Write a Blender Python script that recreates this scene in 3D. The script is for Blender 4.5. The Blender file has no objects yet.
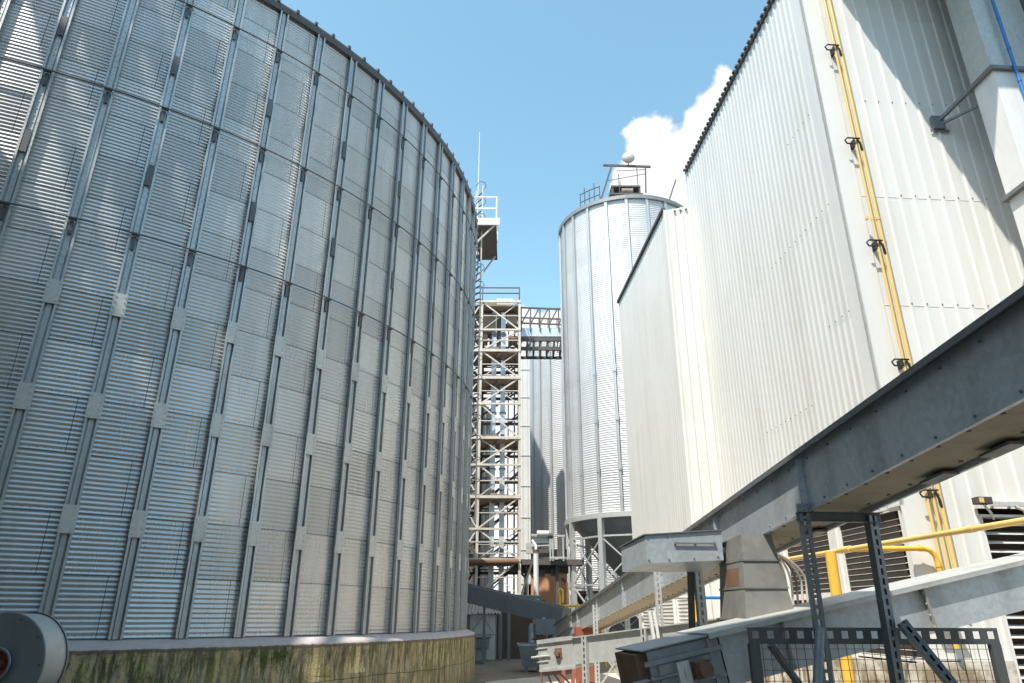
import bpy, math, random
from mathutils import Vector, Matrix
random.seed(7)
R = math.radians
PI = math.pi
sc = bpy.context.scene
col = sc.collection

# ------------------------------------------------------------------ frame of the clad buildings
TH = R(3.85)
CT, ST = math.cos(TH), math.sin(TH)
def F(u, v, z=0.0):                      # u across, v along the alley
    return Vector((u * CT - v * ST, u * ST + v * CT, z))
FR, FD, UP = F(1, 0), F(0, 1), Vector((0, 0, 1))
ID3 = Matrix.Identity(3)
ROTF = Matrix((FR, FD, UP)).transposed()

# ------------------------------------------------------------------ mesh builder (world coordinates)
WL = {}
class MB:
    def __init__(s):
        s.v, s.f, s.sm, s.mi, s.chunks, s.cur = [], [], [], [], [], 0
    def add(s, vs, fs, smooth=False):
        n = len(s.v)
        vs = list(vs)
        s.chunks.append((n, n + len(vs), len(s.f), len(s.f) + len(fs))); s.mi += [s.cur] * len(fs)
        s.v += [tuple(v) for v in vs]
        s.f += [tuple(i + n for i in f) for f in fs]
        s.sm += [smooth] * len(fs)
    def box(s, c, size, rot=ID3):
        c = Vector(c); hx, hy, hz = size[0] / 2, size[1] / 2, size[2] / 2
        vs = [c + rot @ Vector((x * hx, y * hy, z * hz)) for z in (-1, 1) for y in (-1, 1) for x in (-1, 1)]
        s.add(vs, [(0, 2, 3, 1), (4, 5, 7, 6), (0, 1, 5, 4), (2, 6, 7, 3), (0, 4, 6, 2), (1, 3, 7, 5)])
    def fbox(s, u0, u1, v0, v1, z0, z1):
        s.box(F((u0 + u1) / 2, (v0 + v1) / 2, (z0 + z1) / 2), (u1 - u0, v1 - v0, z1 - z0), ROTF)
    def axes(s, p0, p1, up=UP):
        p0, p1 = Vector(p0), Vector(p1)
        a = (p1 - p0).normalized()
        up = Vector(up)
        if abs(a.dot(up.normalized())) > 0.995:
            up = FD if abs(a.dot(FD)) < 0.9 else FR
        r = a.cross(up).normalized()
        return p0, p1, r, r.cross(a).normalized()
    def sweep(s, prof, p0, p1, up=UP, caps=True, smooth=False):
        p0, p1, r, t = s.axes(p0, p1, up)
        n = len(prof)
        vs = [p + r * a + t * b for p in (p0, p1) for a, b in prof]
        fs = [(i, (i + 1) % n, n + (i + 1) % n, n + i) for i in range(n)]
        if caps:
            fs += [tuple(range(n))[::-1], tuple(range(n, 2 * n))]
        s.add(vs, fs, smooth)
    def beam(s, p0, p1, w, h=None, up=UP):
        h = h or w
        s.sweep([(-w / 2, -h / 2), (w / 2, -h / 2), (w / 2, h / 2), (-w / 2, h / 2)], p0, p1, up)
    def chan(s, p0, p1, w, h, t=0.008, up=UP, flip=1):
        # C channel: web on one side, flanges of depth w
        k = flip
        s.sweep([(0, -h / 2), (k * w, -h / 2), (k * w, -h / 2 + t), (k * t, -h / 2 + t), (k * t, h / 2 - t), (k * w, h / 2 - t), (k * w, h / 2), (0, h / 2)], p0, p1, up)
    def angle(s, p0, p1, w, t=0.008, up=UP, fa=1, fb=1):
        s.sweep([(0, 0), (fa * w, 0), (fa * w, fb * t), (fa * t, fb * t), (fa * t, fb * w), (0, fb * w)], p0, p1, up)
    def tube(s, pts, r, n=10, caps=True):
        pts = [Vector(p) for p in pts]
        rings = []
        prev = None
        for i, p in enumerate(pts):
            if i == 0: a = pts[1] - p
            elif i == len(pts) - 1: a = p - pts[i - 1]
            else: a = (pts[i + 1] - p).normalized() + (p - pts[i - 1]).normalized()
            a.normalize()
            if prev is None:
                up = UP if abs(a.z) < 0.9 else Vector((1, 0, 0))
                x = a.cross(up).normalized()
            else:
                x = (prev - a * prev.dot(a)).normalized()
            prev = x
            y = a.cross(x)
            rr = r[i] if isinstance(r, (list, tuple)) else r
            rings.append([p + x * math.cos(2 * PI * k / n) * rr + y * math.sin(2 * PI * k / n) * rr for k in range(n)])
        vs = [v for g in rings for v in g]
        fs = []
        for i in range(len(rings) - 1):
            for k in range(n):
                fs.append((i * n + k, i * n + (k + 1) % n, (i + 1) * n + (k + 1) % n, (i + 1) * n + k))
        s.add(vs, fs, True)
        if caps:
            s.add(rings[0], [tuple(range(n))[::-1]]); s.add(rings[-1], [tuple(range(n))])
    def cyl(s, p0, p1, r, n=16):
        s.tube([p0, p1], r, n)
    def lathe(s, prof, c, n=64, a0=0, a1=2 * PI, smooth=True, axis=None):
        c = Vector(c)
        full = abs(a1 - a0 - 2 * PI) < 1e-6
        m = n if full else n + 1
        M = axis or ID3
        vs = []
        for k in range(m):
            a = a0 + (a1 - a0) * k / n
            for r_, z_ in prof:
                vs.append(c + M @ Vector((r_ * math.cos(a), r_ * math.sin(a), z_)))
        q = len(prof); fs = []
        for k in range(n):
            k2 = (k + 1) % m
            for j in range(q - 1):
                fs.append((k * q + j, k2 * q + j, k2 * q + j + 1, k * q + j + 1))
        s.add(vs, fs, smooth)
    def bolt(s, p, nrm, r=0.012, h=0.008):
        p, nrm = Vector(p), Vector(nrm).normalized()
        x = nrm.cross(UP if abs(nrm.z) < 0.9 else FD).normalized(); y = nrm.cross(x)
        vs = []
        for o in (0, 1):
            for k in range(6):
                a = PI / 3 * k
                vs.append(p + nrm * h * o + (x * math.cos(a) + y * math.sin(a)) * r)
        s.add(vs, [(k, (k + 1) % 6, 6 + (k + 1) % 6, 6 + k) for k in range(6)] + [tuple(range(6, 12))])
    def pieces(s):
        bb = []
        for a, b, c, d in s.chunks:
            xs = list(zip(*s.v[a:b])); bb.append(([min(x) for x in xs], [max(x) for x in xs]))
        n = len(bb); size = [max(h - l for l, h in zip(*b)) for b in bb]; par = list(range(n))
        def find(i):
            while par[i] != i: i = par[i]
            return i
        for i in range(n):
            for j in range(i):
                g = math.sqrt(sum(max(0, bb[i][0][k] - bb[j][1][k], bb[j][0][k] - bb[i][1][k]) ** 2 for k in range(3)))
                if g <= max(.02, .45 * max(size[i], size[j])):
                    a, b = find(i), find(j)
                    if a != b: par[a] = b
        out = {}
        for i in range(n): out.setdefault(find(i), []).append(i)
        return list(out.values())
    def build(s, name, mat, parent=None, loc=None, bevel=0, local=False, whole=False):
        if parent is not None and not whole and 1 < len(s.chunks) < 120:      # far-apart pieces become parts of their own
            ps = s.pieces()
            if len(ps) > 1:
                r = None
                for p in ps:
                    q = MB()
                    for i in p:
                        a, b, c, d = s.chunks[i]
                        q.cur = s.mi[c] if d > c else 0
                        k = len(q.v); q.chunks.append((k, k + b - a, len(q.f), len(q.f) + d - c))
                        q.v += s.v[a:b]; q.f += [tuple(x - a + k for x in f) for f in s.f[c:d]]; q.sm += s.sm[c:d]; q.mi += s.mi[c:d]
                    r = q.build(name, mat, parent, loc, bevel, local, True) or r
                return r
        if parent is not None: L = WL.get(parent.name, Vector((0, 0, 0)))
        else: L = Vector(loc) if loc is not None else Vector((0, 0, 0))
        me = bpy.data.meshes.new(name)
        vs = s.v if local else [(x - L.x, y - L.y, z - L.z) for x, y, z in s.v]
        me.from_pydata(vs, [], s.f)
        me.polygons.foreach_set('use_smooth', s.sm)
        for mm in (mat if isinstance(mat, (list, tuple)) else [mat]): me.materials.append(mm)
        me.polygons.foreach_set('material_index', s.mi)
        me.update()
        o = bpy.data.objects.new(name, me)
        col.objects.link(o)
        if parent is not None: o.parent = parent
        else: o.location = L
        WL[o.name] = L
        if bevel:
            b = o.modifiers.new('bevel', 'BEVEL'); b.width = bevel; b.segments = 2; b.limit_method = 'ANGLE'; b.angle_limit = R(40)
        return o

def tag(o, label, cat, group=None):
    o['label'] = label; o['category'] = cat
    if group: o['group'] = group
    return o
def thing(name, loc, label, cat, group=None, rz=0):
    o = bpy.data.objects.new(name, None); col.objects.link(o)
    o.location = loc; o.rotation_euler = (0, 0, rz); o.empty_display_size = 0.3
    WL[o.name] = Vector(loc)
    return tag(o, label, cat, group)
def struct(o):
    o['kind'] = 'structure'; return o
def dup(o, parent=None):
    c = o.copy(); col.objects.link(c)
    if parent is not None: c.parent = parent
    WL[c.name] = WL.get(o.name, Vector((0, 0, 0)))
    for ch in [x for x in bpy.data.objects if x.parent == o]:
        dup(ch, c)
    return c

# ------------------------------------------------------------------ materials
class NT:
    def __init__(s, name):
        s.m = bpy.data.materials.new(name); s.m.use_nodes = True
        s.t = s.m.node_tree; s.n = s.t.nodes; s.l = s.t.links
        s.b = s.n['Principled BSDF']
    def node(s, typ, **kw):
        n = s.n.new(typ)
        for k, v in kw.items():
            if k.startswith('i_'): n.inputs[int(k[2:])].default_value = v
            else: setattr(n, k, v)
        return n
    def link(s, a, b): s.l.new(a, b)
    def math(s, op, a, b=None, c=None, clamp=False):
        n = s.n.new('ShaderNodeMath'); n.operation = op; n.use_clamp = clamp
        for i, x in enumerate((a, b, c)):
            if x is None: continue
            if isinstance(x, (int, float)): n.inputs[i].default_value = x
            else: s.l.new(x, n.inputs[i])
        return n.outputs[0]
    def noise(s, vec, scale, detail=3, rough=0.55, sc=None):
        if sc:
            mp = s.n.new('ShaderNodeMapping'); mp.inputs['Scale'].default_value = sc; s.l.new(vec, mp.inputs[0]); vec = mp.outputs[0]
        n = s.n.new('ShaderNodeTexNoise'); n.inputs['Scale'].default_value = scale; n.inputs['Detail'].default_value = detail; n.inputs['Roughness'].default_value = rough
        s.l.new(vec, n.inputs['Vector']); return n.outputs['Fac']
    def ramp(s, fac, stops):
        n = s.n.new('ShaderNodeValToRGB'); e = n.color_ramp.elements
        while len(e) < len(stops): e.new(0.5)
        for x, (p, c) in zip(e, stops):
            x.position = p; x.color = (c, c, c, 1) if isinstance(c, (int, float)) else (*c, 1)
        s.l.new(fac, n.inputs[0]); return n.outputs[0]
    def mix(s, fac, a, b, mode='MIX'):
        n = s.n.new('ShaderNodeMix'); n.data_type = 'RGBA'; n.blend_type = mode
        for x, i in ((fac, 0), (a, 6), (b, 7)):
            if isinstance(x, (int, float)): n.inputs[i].default_value = x
            elif isinstance(x, tuple): n.inputs[i].default_value = (*x, 1)
            else: s.l.new(x, n.inputs[i])
        return n.outputs[2]
    def bump(s, h, strength=0.2, dist=0.02):
        n = s.n.new('ShaderNodeBump'); n.inputs['Strength'].default_value = strength; n.inputs['Distance'].default_value = dist
        s.l.new(h, n.inputs['Height']); s.l.new(n.outputs[0], s.b.inputs['Normal'])
    def pos(s):
        return s.n.new('ShaderNodeNewGeometry').outputs['Position']

def galv(name, base, rough=0.42, metal=0.8, spang=18, var=0.18, dirt=0.25, dirtcol=(0.16, 0.14, 0.11)):
    t = NT(name); p = t.pos()
    vo = t.node('ShaderNodeTexVoronoi'); vo.inputs['Scale'].default_value = spang; t.link(p, vo.inputs['Vector'])
    sp = t.node('ShaderNodeSeparateColor'); t.link(vo.outputs['Color'], sp.inputs[0])
    n1 = t.noise(p, 1.3, 5, 0.6)
    n2 = t.noise(p, 2.2, 4, 0.6, sc=(1, 1, 0.18))
    f = t.math('ADD', t.math('MULTIPLY', sp.outputs[0], 0.5), t.math('MULTIPLY', n1, 0.5))
    c = t.mix(f, tuple(x * (1 - var) for x in base), tuple(min(1, x * (1 + var)) for x in base))
    d = t.ramp(n2, [(0.5, 0.0), (0.78, 1.0)])
    sc_ = t.ramp(t.noise(p, 5, 8, 0.75), [(0.60, 0.0), (0.66, 1.0)])
    c = t.mix(t.math('MULTIPLY', d, dirt), c, dirtcol)
    c = t.mix(t.math('MULTIPLY', sc_, dirt * .6), c, tuple(min(1, x * 1.35) for x in base))
    t.link(c, t.b.inputs['Base Color'])
    t.b.inputs['Metallic'].default_value = metal
    r = t.math('ADD', t.math('MULTIPLY', sp.outputs[1], 0.14), rough - 0.05)
    r = t.math('ADD', r, t.math('MULTIPLY', d, 0.2)); t.link(r, t.b.inputs['Roughness'])
    return t.m
def paint(name, base, rough=0.5, var=0.12, dirt=0.2, dirtcol=(0.2, 0.16, 0.11), scale=2.0, metal=0.0, bump=0.0):
    t = NT(name); p = t.pos()
    n1 = t.noise(p, scale, 5, 0.6); n2 = t.noise(p, scale * 1.7, 5, 0.65, sc=(1, 1, 0.25)); n3 = t.noise(p, scale * 14, 3)
    c = t.mix(n1, tuple(x * (1 - var) for x in base), tuple(min(1, x * (1 + var)) for x in base))
    d = t.math('MULTIPLY', t.ramp(n2, [(0.48, 0.0), (0.75, 1.0)]), t.ramp(n3, [(0.3, 0.35), (0.7, 1.0)]))
    c = t.mix(t.math('MULTIPLY', d, dirt), c, dirtcol)
    t.link(c, t.b.inputs['Base Color']); t.b.inputs['Roughness'].default_value = rough
    t.b.inputs['Metallic'].default_value = metal
    if bump: t.bump(n3, bump, 0.01)
    return t.m

def mat_silo_wall(name, cx, cy, nbay=84, z0=1.29, sheet=0.9144, base=(0.62, 0.62, 0.605), metal=0.50, rough=0.19, tint=0.24, lapk=1.0, a_off=0.0):
    t = NT(name); p = t.pos()
    sp = t.node('ShaderNodeSeparateXYZ'); t.link(p, sp.inputs[0])
    x = t.math('SUBTRACT', sp.outputs[0], cx); y = t.math('SUBTRACT', sp.outputs[1], cy)
    ang = t.math('MULTIPLY', t.math('SUBTRACT', t.math('ARCTAN2', y, x), a_off), nbay / (2 * PI))
    ang = t.math('ADD', ang, nbay * 2.0)
    row = t.math('DIVIDE', t.math('SUBTRACT', sp.outputs[2], z0), sheet)
    bi = t.math('FLOOR', ang); ri = t.math('FLOOR', row); bf = t.math('FRACT', ang); rf = t.math('FRACT', row)
    # each sheet covers two bays, joints stagger from row to row
    sh = t.math('FLOOR', t.math('ADD', t.math('DIVIDE', bi, 2), t.math('MULTIPLY', t.math('MODULO', ri, 2), 0.5)))
    cb = t.node('ShaderNodeCombineXYZ'); t.link(sh, cb.inputs[0]); t.link(ri, cb.inputs[1])
    wn = t.node('ShaderNodeTexWhiteNoise'); wn.noise_dimensions = '2D'; t.link(cb.outputs[0], wn.inputs['Vector'])
    ws = t.node('ShaderNodeSeparateColor'); t.link(wn.outputs['Color'], ws.inputs[0])
    cb2 = t.node('ShaderNodeCombineXYZ'); t.link(bi, cb2.inputs[0]); t.link(ri, cb2.inputs[1])
    wn2 = t.node('ShaderNodeTexWhiteNoise'); wn2.noise_dimensions = '2D'; t.link(cb2.outputs[0], wn2.inputs['Vector'])
    n1 = t.noise(p, 0.5, 4); n2 = t.noise(p, 3.0, 5, 0.65, sc=(1, 1, 0.15))
    v = t.math('ADD', t.math('MULTIPLY', ws.outputs[0], tint), t.math('MULTIPLY', n1, 0.14))
    v = t.math('ADD', v, t.math('MULTIPLY', wn2.outputs[0], tint * .3))
    v = t.math('ADD', v, 0.70)
    # vertical seam with bolts on the staggered joint, horizontal laps
    par = t.math('MODULO', t.math('ADD', bi, ri), 2)
    dx = t.math('ABSOLUTE', t.math('SUBTRACT', bf, 0.74))
    seam = t.math('MULTIPLY', t.math('LESS_THAN', dx, 0.007), par)
    dotx = t.math('LESS_THAN', t.math('ABSOLUTE', t.math('SUBTRACT', dx, 0.055)), 0.010)
    dotz = t.math('LESS_THAN', t.math('FRACT', t.math('MULTIPLY', rf, 12)), 0.35)
    dots = t.math('MULTIPLY', t.math('MULTIPLY', dotx, dotz), par)
    lap = t.math('LESS_THAN', rf, 0.022)
    lapd = t.math('MULTIPLY', t.math('LESS_THAN', t.math('ABSOLUTE', t.math('SUBTRACT', rf, 0.06)), 0.012),
                  t.math('LESS_THAN', t.math('FRACT', t.math('MULTIPLY', bf, 9)), 0.16))
    lines = t.math('MAXIMUM', t.math('MAXIMUM', t.math('MULTIPLY', seam, 0.8 * lapk), t.math('MULTIPLY', dots, 0.3 * lapk)), t.math('MAXIMUM', t.math('MULTIPLY', lap, 0.6 * lapk), t.math('MULTIPLY', lapd, 0.45 * lapk)))
    c = t.mix(1.0, base, v, 'MULTIPLY')
    dr = t.ramp(n2, [(0.45, 0.0), (0.8, 1.0)])
    c = t.mix(t.math('MULTIPLY', dr, 0.30), c, (0.30, 0.28, 0.23))
    rs = t.math('MULTIPLY', t.ramp(t.noise(p, 1.1, 6, 0.7, sc=(1, 1, 0.6)), [(0.70, 0.0), (0.76, 1.0)]), 0.5)
    c = t.mix(rs, c, (0.20, 0.13, 0.09))
    c = t.mix(lines, c, (0.05, 0.05, 0.05))
    t.link(c, t.b.inputs['Base Color'])
    t.b.inputs['Metallic'].default_value = metal
    rr = t.math('ADD', t.math('MULTIPLY', ws.outputs[1], 0.16), rough)
    t.link(t.math('ADD', rr, t.math('MULTIPLY', dr, 0.12)), t.b.inputs['Roughness'])
    return t.m

def mat_plinth():
    t = NT('stained_concrete'); p = t.pos()
    sp = t.node('ShaderNodeSeparateXYZ'); t.link(p, sp.inputs[0])
    x = t.math('SUBTRACT', sp.outputs[0], -14.4); y = t.math('SUBTRACT', sp.outputs[1], 21.66)
    arc = t.math('MULTIPLY', t.math('ARCTAN2', y, x), 13.35)
    cb = t.node('ShaderNodeCombineXYZ'); t.link(arc, cb.inputs[0]); t.link(t.math('MULTIPLY', sp.outputs[2], 0.16), cb.inputs[1])
    q = cb.outputs[0]
    a = t.noise(q, 5.5, 6, 0.65); b = t.noise(q, 7.5, 6, 0.65); n3 = t.noise(p, 9, 5, 0.65); big = t.noise(p, 0.7, 3)
    fine = t.noise(p, 22, 8, 0.75)
    a = t.math('ADD', t.math('MULTIPLY', a, .75), t.math('MULTIPLY', fine, .25)); b = t.math('ADD', t.math('MULTIPLY', b, .78), t.math('MULTIPLY', fine, .22))
    c = t.mix(t.ramp(a, [(0.38, 0.0), (0.60, 1.0)]), (0.56, 0.43, 0.19), (0.42, 0.35, 0.23))
    moss = t.math('MULTIPLY', t.ramp(b, [(0.45, 0.0), (0.54, 1.0)]), t.ramp(big, [(0.3, 0.55), (0.6, 1.0)]))
    mz = t.ramp(t.math('ADD', t.math('DIVIDE', sp.outputs[2], 1.3), t.math('MULTIPLY', t.math('SUBTRACT', n3, 0.5), 0.5)), [(0.15, 0.5), (0.75, 1.0), (0.97, 0.55)])
    c = t.mix(t.math('MULTIPLY', moss, mz), c, (0.055, 0.080, 0.012))
    pale = t.ramp(t.noise(q, 11.0, 4, 0.6), [(0.58, 0.0), (0.66, 1.0)])
    c = t.mix(t.math('MULTIPLY', pale, 0.7), c, (0.50, 0.44, 0.33))
    dark = t.ramp(t.noise(q, 9.0, 5, 0.7), [(0.50, 0.0), (0.60, 1.0)])
    c = t.mix(t.math('MULTIPLY', dark, 0.6), c, (0.05, 0.035, 0.022))
    rb = t.math('GREATER_THAN', t.math('ADD', sp.outputs[2], t.math('MULTIPLY', t.math('SUBTRACT', n3, 0.5), 0.14)), 1.10)
    c = t.mix(t.math('MULTIPLY', rb, 0.75), c, (0.14, 0.10, 0.08))
    top = t.math('GREATER_THAN', t.math('ADD', sp.outputs[2], t.math('MULTIPLY', t.math('SUBTRACT', n3, 0.5), 0.05)), 1.155)
    c = t.mix(top, c, t.mix(n3, (0.38, 0.33, 0.32), (0.62, 0.57, 0.55)))
    t.link(c, t.b.inputs['Base Color']); t.b.inputs['Roughness'].default_value = 0.9
    crk = t.math('LESS_THAN', t.math('ABSOLUTE', t.math('ADD', t.math('SUBTRACT', sp.outputs[2], .52), t.math('MULTIPLY', t.math('SUBTRACT', big, .5), .25))), .006)
    c2 = t.mix(t.math('MULTIPLY', crk, .8), c, (0.03, 0.025, 0.02)); t.link(c2, t.b.inputs['Base Color'])
    t.bump(t.math('ADD', t.math('ADD', n3, fine), t.math('MULTIPLY', crk, -1.0)), 0.7, 0.03)
    return t.m

def mat_clad(name, base=(0.70, 0.695, 0.655), streak=0.42):
    t = NT(name); p = t.pos()
    n1 = t.noise(p, 0.35, 4); n2 = t.noise(p, 3.0, 5, 0.65, sc=(1, 1, 0.07)); n3 = t.noise(p, 7, 4)
    c = t.mix(n1, tuple(x * 0.94 for x in base), tuple(min(1, x * 1.05) for x in base))
    sp = t.node('ShaderNodeSeparateXYZ'); t.link(p, sp.inputs[0])
    al = t.math('ADD', t.math('MULTIPLY', sp.outputs[0], CT - ST), t.math('MULTIPLY', sp.outputs[1], CT + ST))
    cb = t.node('ShaderNodeCombineXYZ'); t.link(t.math('FLOOR', t.math('DIVIDE', al, 0.92)), cb.inputs[0]); t.link(t.math('FLOOR', t.math('DIVIDE', t.math('ADD', sp.outputs[2], .3), 2.47)), cb.inputs[1])
    wn = t.node('ShaderNodeTexWhiteNoise'); wn.noise_dimensions = '2D'; t.link(cb.outputs[0], wn.inputs['Vector'])
    c = t.mix(1.0, c, t.math('ADD', t.math('MULTIPLY', wn.outputs[0], .06), .95), 'MULTIPLY')
    rr = t.math('MULTIPLY', t.ramp(t.noise(p, 9, 3, 0.5, sc=(1, 1, 0.035)), [(0.68, 0.0), (0.74, 1.0)]), t.ramp(t.noise(p, 0.8, 2), [(0.5, 0.0), (0.62, 0.35)]))
    c = t.mix(rr, c, (0.34, 0.20, 0.09))
    low = t.ramp(t.math('DIVIDE', sp.outputs[2], 16), [(0.02, 1.0), (0.28, 0.45), (1.0, 0.30)])
    d = t.math('MULTIPLY', t.math('MULTIPLY', t.ramp(n2, [(0.50, 0.0), (0.78, 1.0)]), low), streak * 2)
    c = t.mix(d, c, (0.44, 0.36, 0.25))
    g = t.math('MULTIPLY', t.ramp(n3, [(0.62, 0.0), (0.74, 1.0)]), t.math('MULTIPLY', low, 0.12))
    c = t.mix(g, c, (0.30, 0.22, 0.14))
    t.link(c, t.b.inputs['Base Color']); t.b.inputs['Roughness'].default_value = 0.5
    return t.m

def mat_stain():
    t = NT('stained_white_plinth'); p = t.pos()
    sp = t.node('ShaderNodeSeparateXYZ'); t.link(p, sp.inputs[0])
    n = t.noise(p, 1.6, 7, 0.65); n2 = t.noise(p, 6, 6, 0.7, sc=(1, 1, 0.3)); n3 = t.noise(p, 18, 5, 0.7)
    c = t.mix(n3, (0.56, 0.51, 0.43), (0.66, 0.62, 0.55))
    m = t.math('MULTIPLY', t.ramp(t.math('ADD', t.math('MULTIPLY', n, .7), t.math('MULTIPLY', n2, .3)), [(0.44, 0.0), (0.54, 1.0)]), t.ramp(sp.outputs[2], [(0.2, 1.0), (0.85, 0.9), (1.0, 0.25)]))
    c = t.mix(t.math('MULTIPLY', m, .9), c, t.mix(n3, (0.10, 0.06, 0.022), (0.26, 0.19, 0.07)))
    t.link(c, t.b.inputs['Base Color']); t.b.inputs['Roughness'].default_value = 0.9
    t.bump(n3, .5, .02)
    return t.m

def mat_ground(name, c0, c1, c2, scale=0.5):
    t = NT(name); p = t.pos()
    a = t.noise(p, scale, 6, 0.65); b = t.noise(p, 6, 5, 0.7); d = t.noise(p, 40, 3)
    c = t.mix(t.ramp(a, [(0.35, 0.0), (0.65, 1.0)]), c0, c1)
    c = t.mix(t.ramp(b, [(0.52, 0.0), (0.68, 0.8)]), c, c2)
    t.link(c, t.b.inputs['Base Color']); t.b.inputs['Roughness'].default_value = 0.92
    t.bump(t.math('ADD', b, d), 0.5, 0.02)
    return t.m

SX, SY, SR = -14.4, 21.66, 13.0
A0, DA = R(-54.81), 2 * PI / 84
M = {
    'wall': mat_silo_wall('corrugated_galvanised_sheet', SX, SY, a_off=A0 % DA),
    'rib': galv('galvanised_rib', (0.52, 0.535, 0.53), 0.42, 0.55, 25, 0.10, 0.2),
    'plate': galv('galvanised_plate', (0.60, 0.60, 0.57), 0.55, 0.45, 30, 0.12, 0.2),
    'clip': galv('dark_clip_steel', (0.13, 0.135, 0.14), 0.5, 0.4, 25, 0.1, 0.3),
    'roof2': galv('dark_eave_steel', (0.12, 0.12, 0.12), 0.55, 0.4, 6, 0.1, 0.3),
    'ring': galv('weathered_ring_steel', (0.20, 0.205, 0.21), 0.5, 0.5, 25, 0.1, 0.3),
    'roof': galv('galvanised_roof', (0.30, 0.30, 0.30), 0.5, 0.6, 6, 0.1, 0.3),
    'plinth': mat_plinth(),
    'clad': mat_clad('cream_white_cladding'),
    'flash': mat_clad('cream_flashing', (0.72, 0.715, 0.68), 0.2),
    'gutter': paint('dark_gutter', (0.065, 0.06, 0.055), 0.7, 0.2, 0.3),
    'slat': mat_clad('louvre_slat', (0.66, 0.64, 0.60), 0.3),
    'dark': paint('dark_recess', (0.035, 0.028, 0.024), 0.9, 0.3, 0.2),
    'yellow': paint('yellow_pipe_paint', (0.72, 0.43, 0.06), 0.45, 0.08, 0.22, (0.30, 0.17, 0.05), 3),
    'ochre': paint('pale_yellow_pipe_paint', (0.72, 0.49, 0.16), 0.5, 0.08, 0.25, (0.30, 0.2, 0.1), 3),
    'black': paint('black_iron', (0.02, 0.02, 0.02), 0.6, 0.2, 0.3),
    'tail': galv('shaded_tail_sheet', (0.27, 0.30, 0.32), 0.45, 0.5, 20, 0.15, 0.4),  # darker copy of the conveyor sheet, shade put into its base colour
    'cgalv': galv('conveyor_sheet', (0.47, 0.50, 0.52), 0.44, 0.5, 22, 0.16, 0.38),
    'cgalv2': galv('pale_conveyor_sheet', (0.52, 0.52, 0.49), 0.5, 0.45, 16, 0.12, 0.3),
    'belly': paint('dusty_conveyor_belly', (0.33, 0.28, 0.20), 0.75, 0.15, 0.5, (0.12, 0.08, 0.045), 3),
    'dusty': galv('dusty_chute_sheet', (0.24, 0.235, 0.215), 0.6, 0.35, 12, 0.15, 0.5),
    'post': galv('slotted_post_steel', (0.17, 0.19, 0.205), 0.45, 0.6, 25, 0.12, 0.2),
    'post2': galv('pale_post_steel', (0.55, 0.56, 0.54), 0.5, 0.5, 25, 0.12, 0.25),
    'guard': paint('dark_guard_paint', (0.085, 0.09, 0.095), 0.5, 0.2, 0.3, (0.22, 0.21, 0.19), 5, 0.3),
    'rusty': paint('rusty_steel', (0.17, 0.095, 0.055), 0.8, 0.3, 0.5, (0.08, 0.04, 0.02), 5),
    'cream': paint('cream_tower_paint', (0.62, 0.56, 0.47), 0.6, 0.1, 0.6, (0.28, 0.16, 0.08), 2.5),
    'tdark': paint('dark_shaded_steel', (0.10, 0.09, 0.085), 0.7, 0.2, 0.4, (0.16, 0.09, 0.05), 2),  # dark steel; puts shade into the colour of the tower's back members
    'deck': paint('rusty_deck_plate', (0.27, 0.21, 0.16), 0.8, 0.3, 0.6, (0.10, 0.06, 0.04), 2.2),
    'duct': galv('pale_blue_duct', (0.60, 0.66, 0.70), 0.4, 0.4, 8, 0.08, 0.15),
    'white': paint('white_paint', (0.75, 0.74, 0.71), 0.5, 0.08, 0.25),
    'blue': paint('blue_pipe_paint', (0.02, 0.17, 0.46), 0.4, 0.1, 0.1),
    'terra': paint('terracotta_render', (0.55, 0.28, 0.15), 0.85, 0.1, 0.3, (0.33, 0.15, 0.08), 1.5),
    'redsteel': paint('red_oxide_steel', (0.25, 0.075, 0.045), 0.6, 0.15, 0.35, (0.25, 0.10, 0.05), 3),
    'slate': galv('dark_slate_steel', (0.20, 0.23, 0.26), 0.5, 0.5, 10, 0.1, 0.2),
    'fan': paint('grey_blue_fan_paint', (0.27, 0.30, 0.32), 0.5, 0.12, 0.25, (0.12, 0.11, 0.1), 4, 0.3),
    'fanrim': galv('pale_fan_scroll_sheet', (0.42, 0.43, 0.42), 0.5, 0.4, 14, 0.08, 0.2),
    'hose': paint('grey_cable_sheath', (0.50, 0.47, 0.42), 0.6, 0.1, 0.2),
    'tile': paint('corrugated_asbestos', (0.42, 0.38, 0.33), 0.85, 0.15, 0.5, (0.12, 0.10, 0.08), 2),
    'door': paint('grey_blue_sheet_door', (0.30, 0.33, 0.34), 0.6, 0.1, 0.3),
    'brick': paint('dark_brown_wall', (0.11, 0.085, 0.06), 0.9, 0.3, 0.3),  # even dark brown base
    'skip': galv('dented_bin_steel', (0.28, 0.34, 0.38), 0.5, 0.4, 5, 0.3, 0.4),
    'stain': mat_stain(),
    'plume': mat_silo_wall('fine_corrugated_sheet', 7.0, 37.4, 22, 6.3, 1.15, (0.74, 0.75, 0.75), 0.25, 0.5, 0.06, 0.2),
    'far': mat_silo_wall('far_corrugated_sheet', 6.2, 52.0, 30, 9.0, 1.15, (0.70, 0.71, 0.71), 0.25, 0.5, 0.06, 0.3),
}

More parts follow.
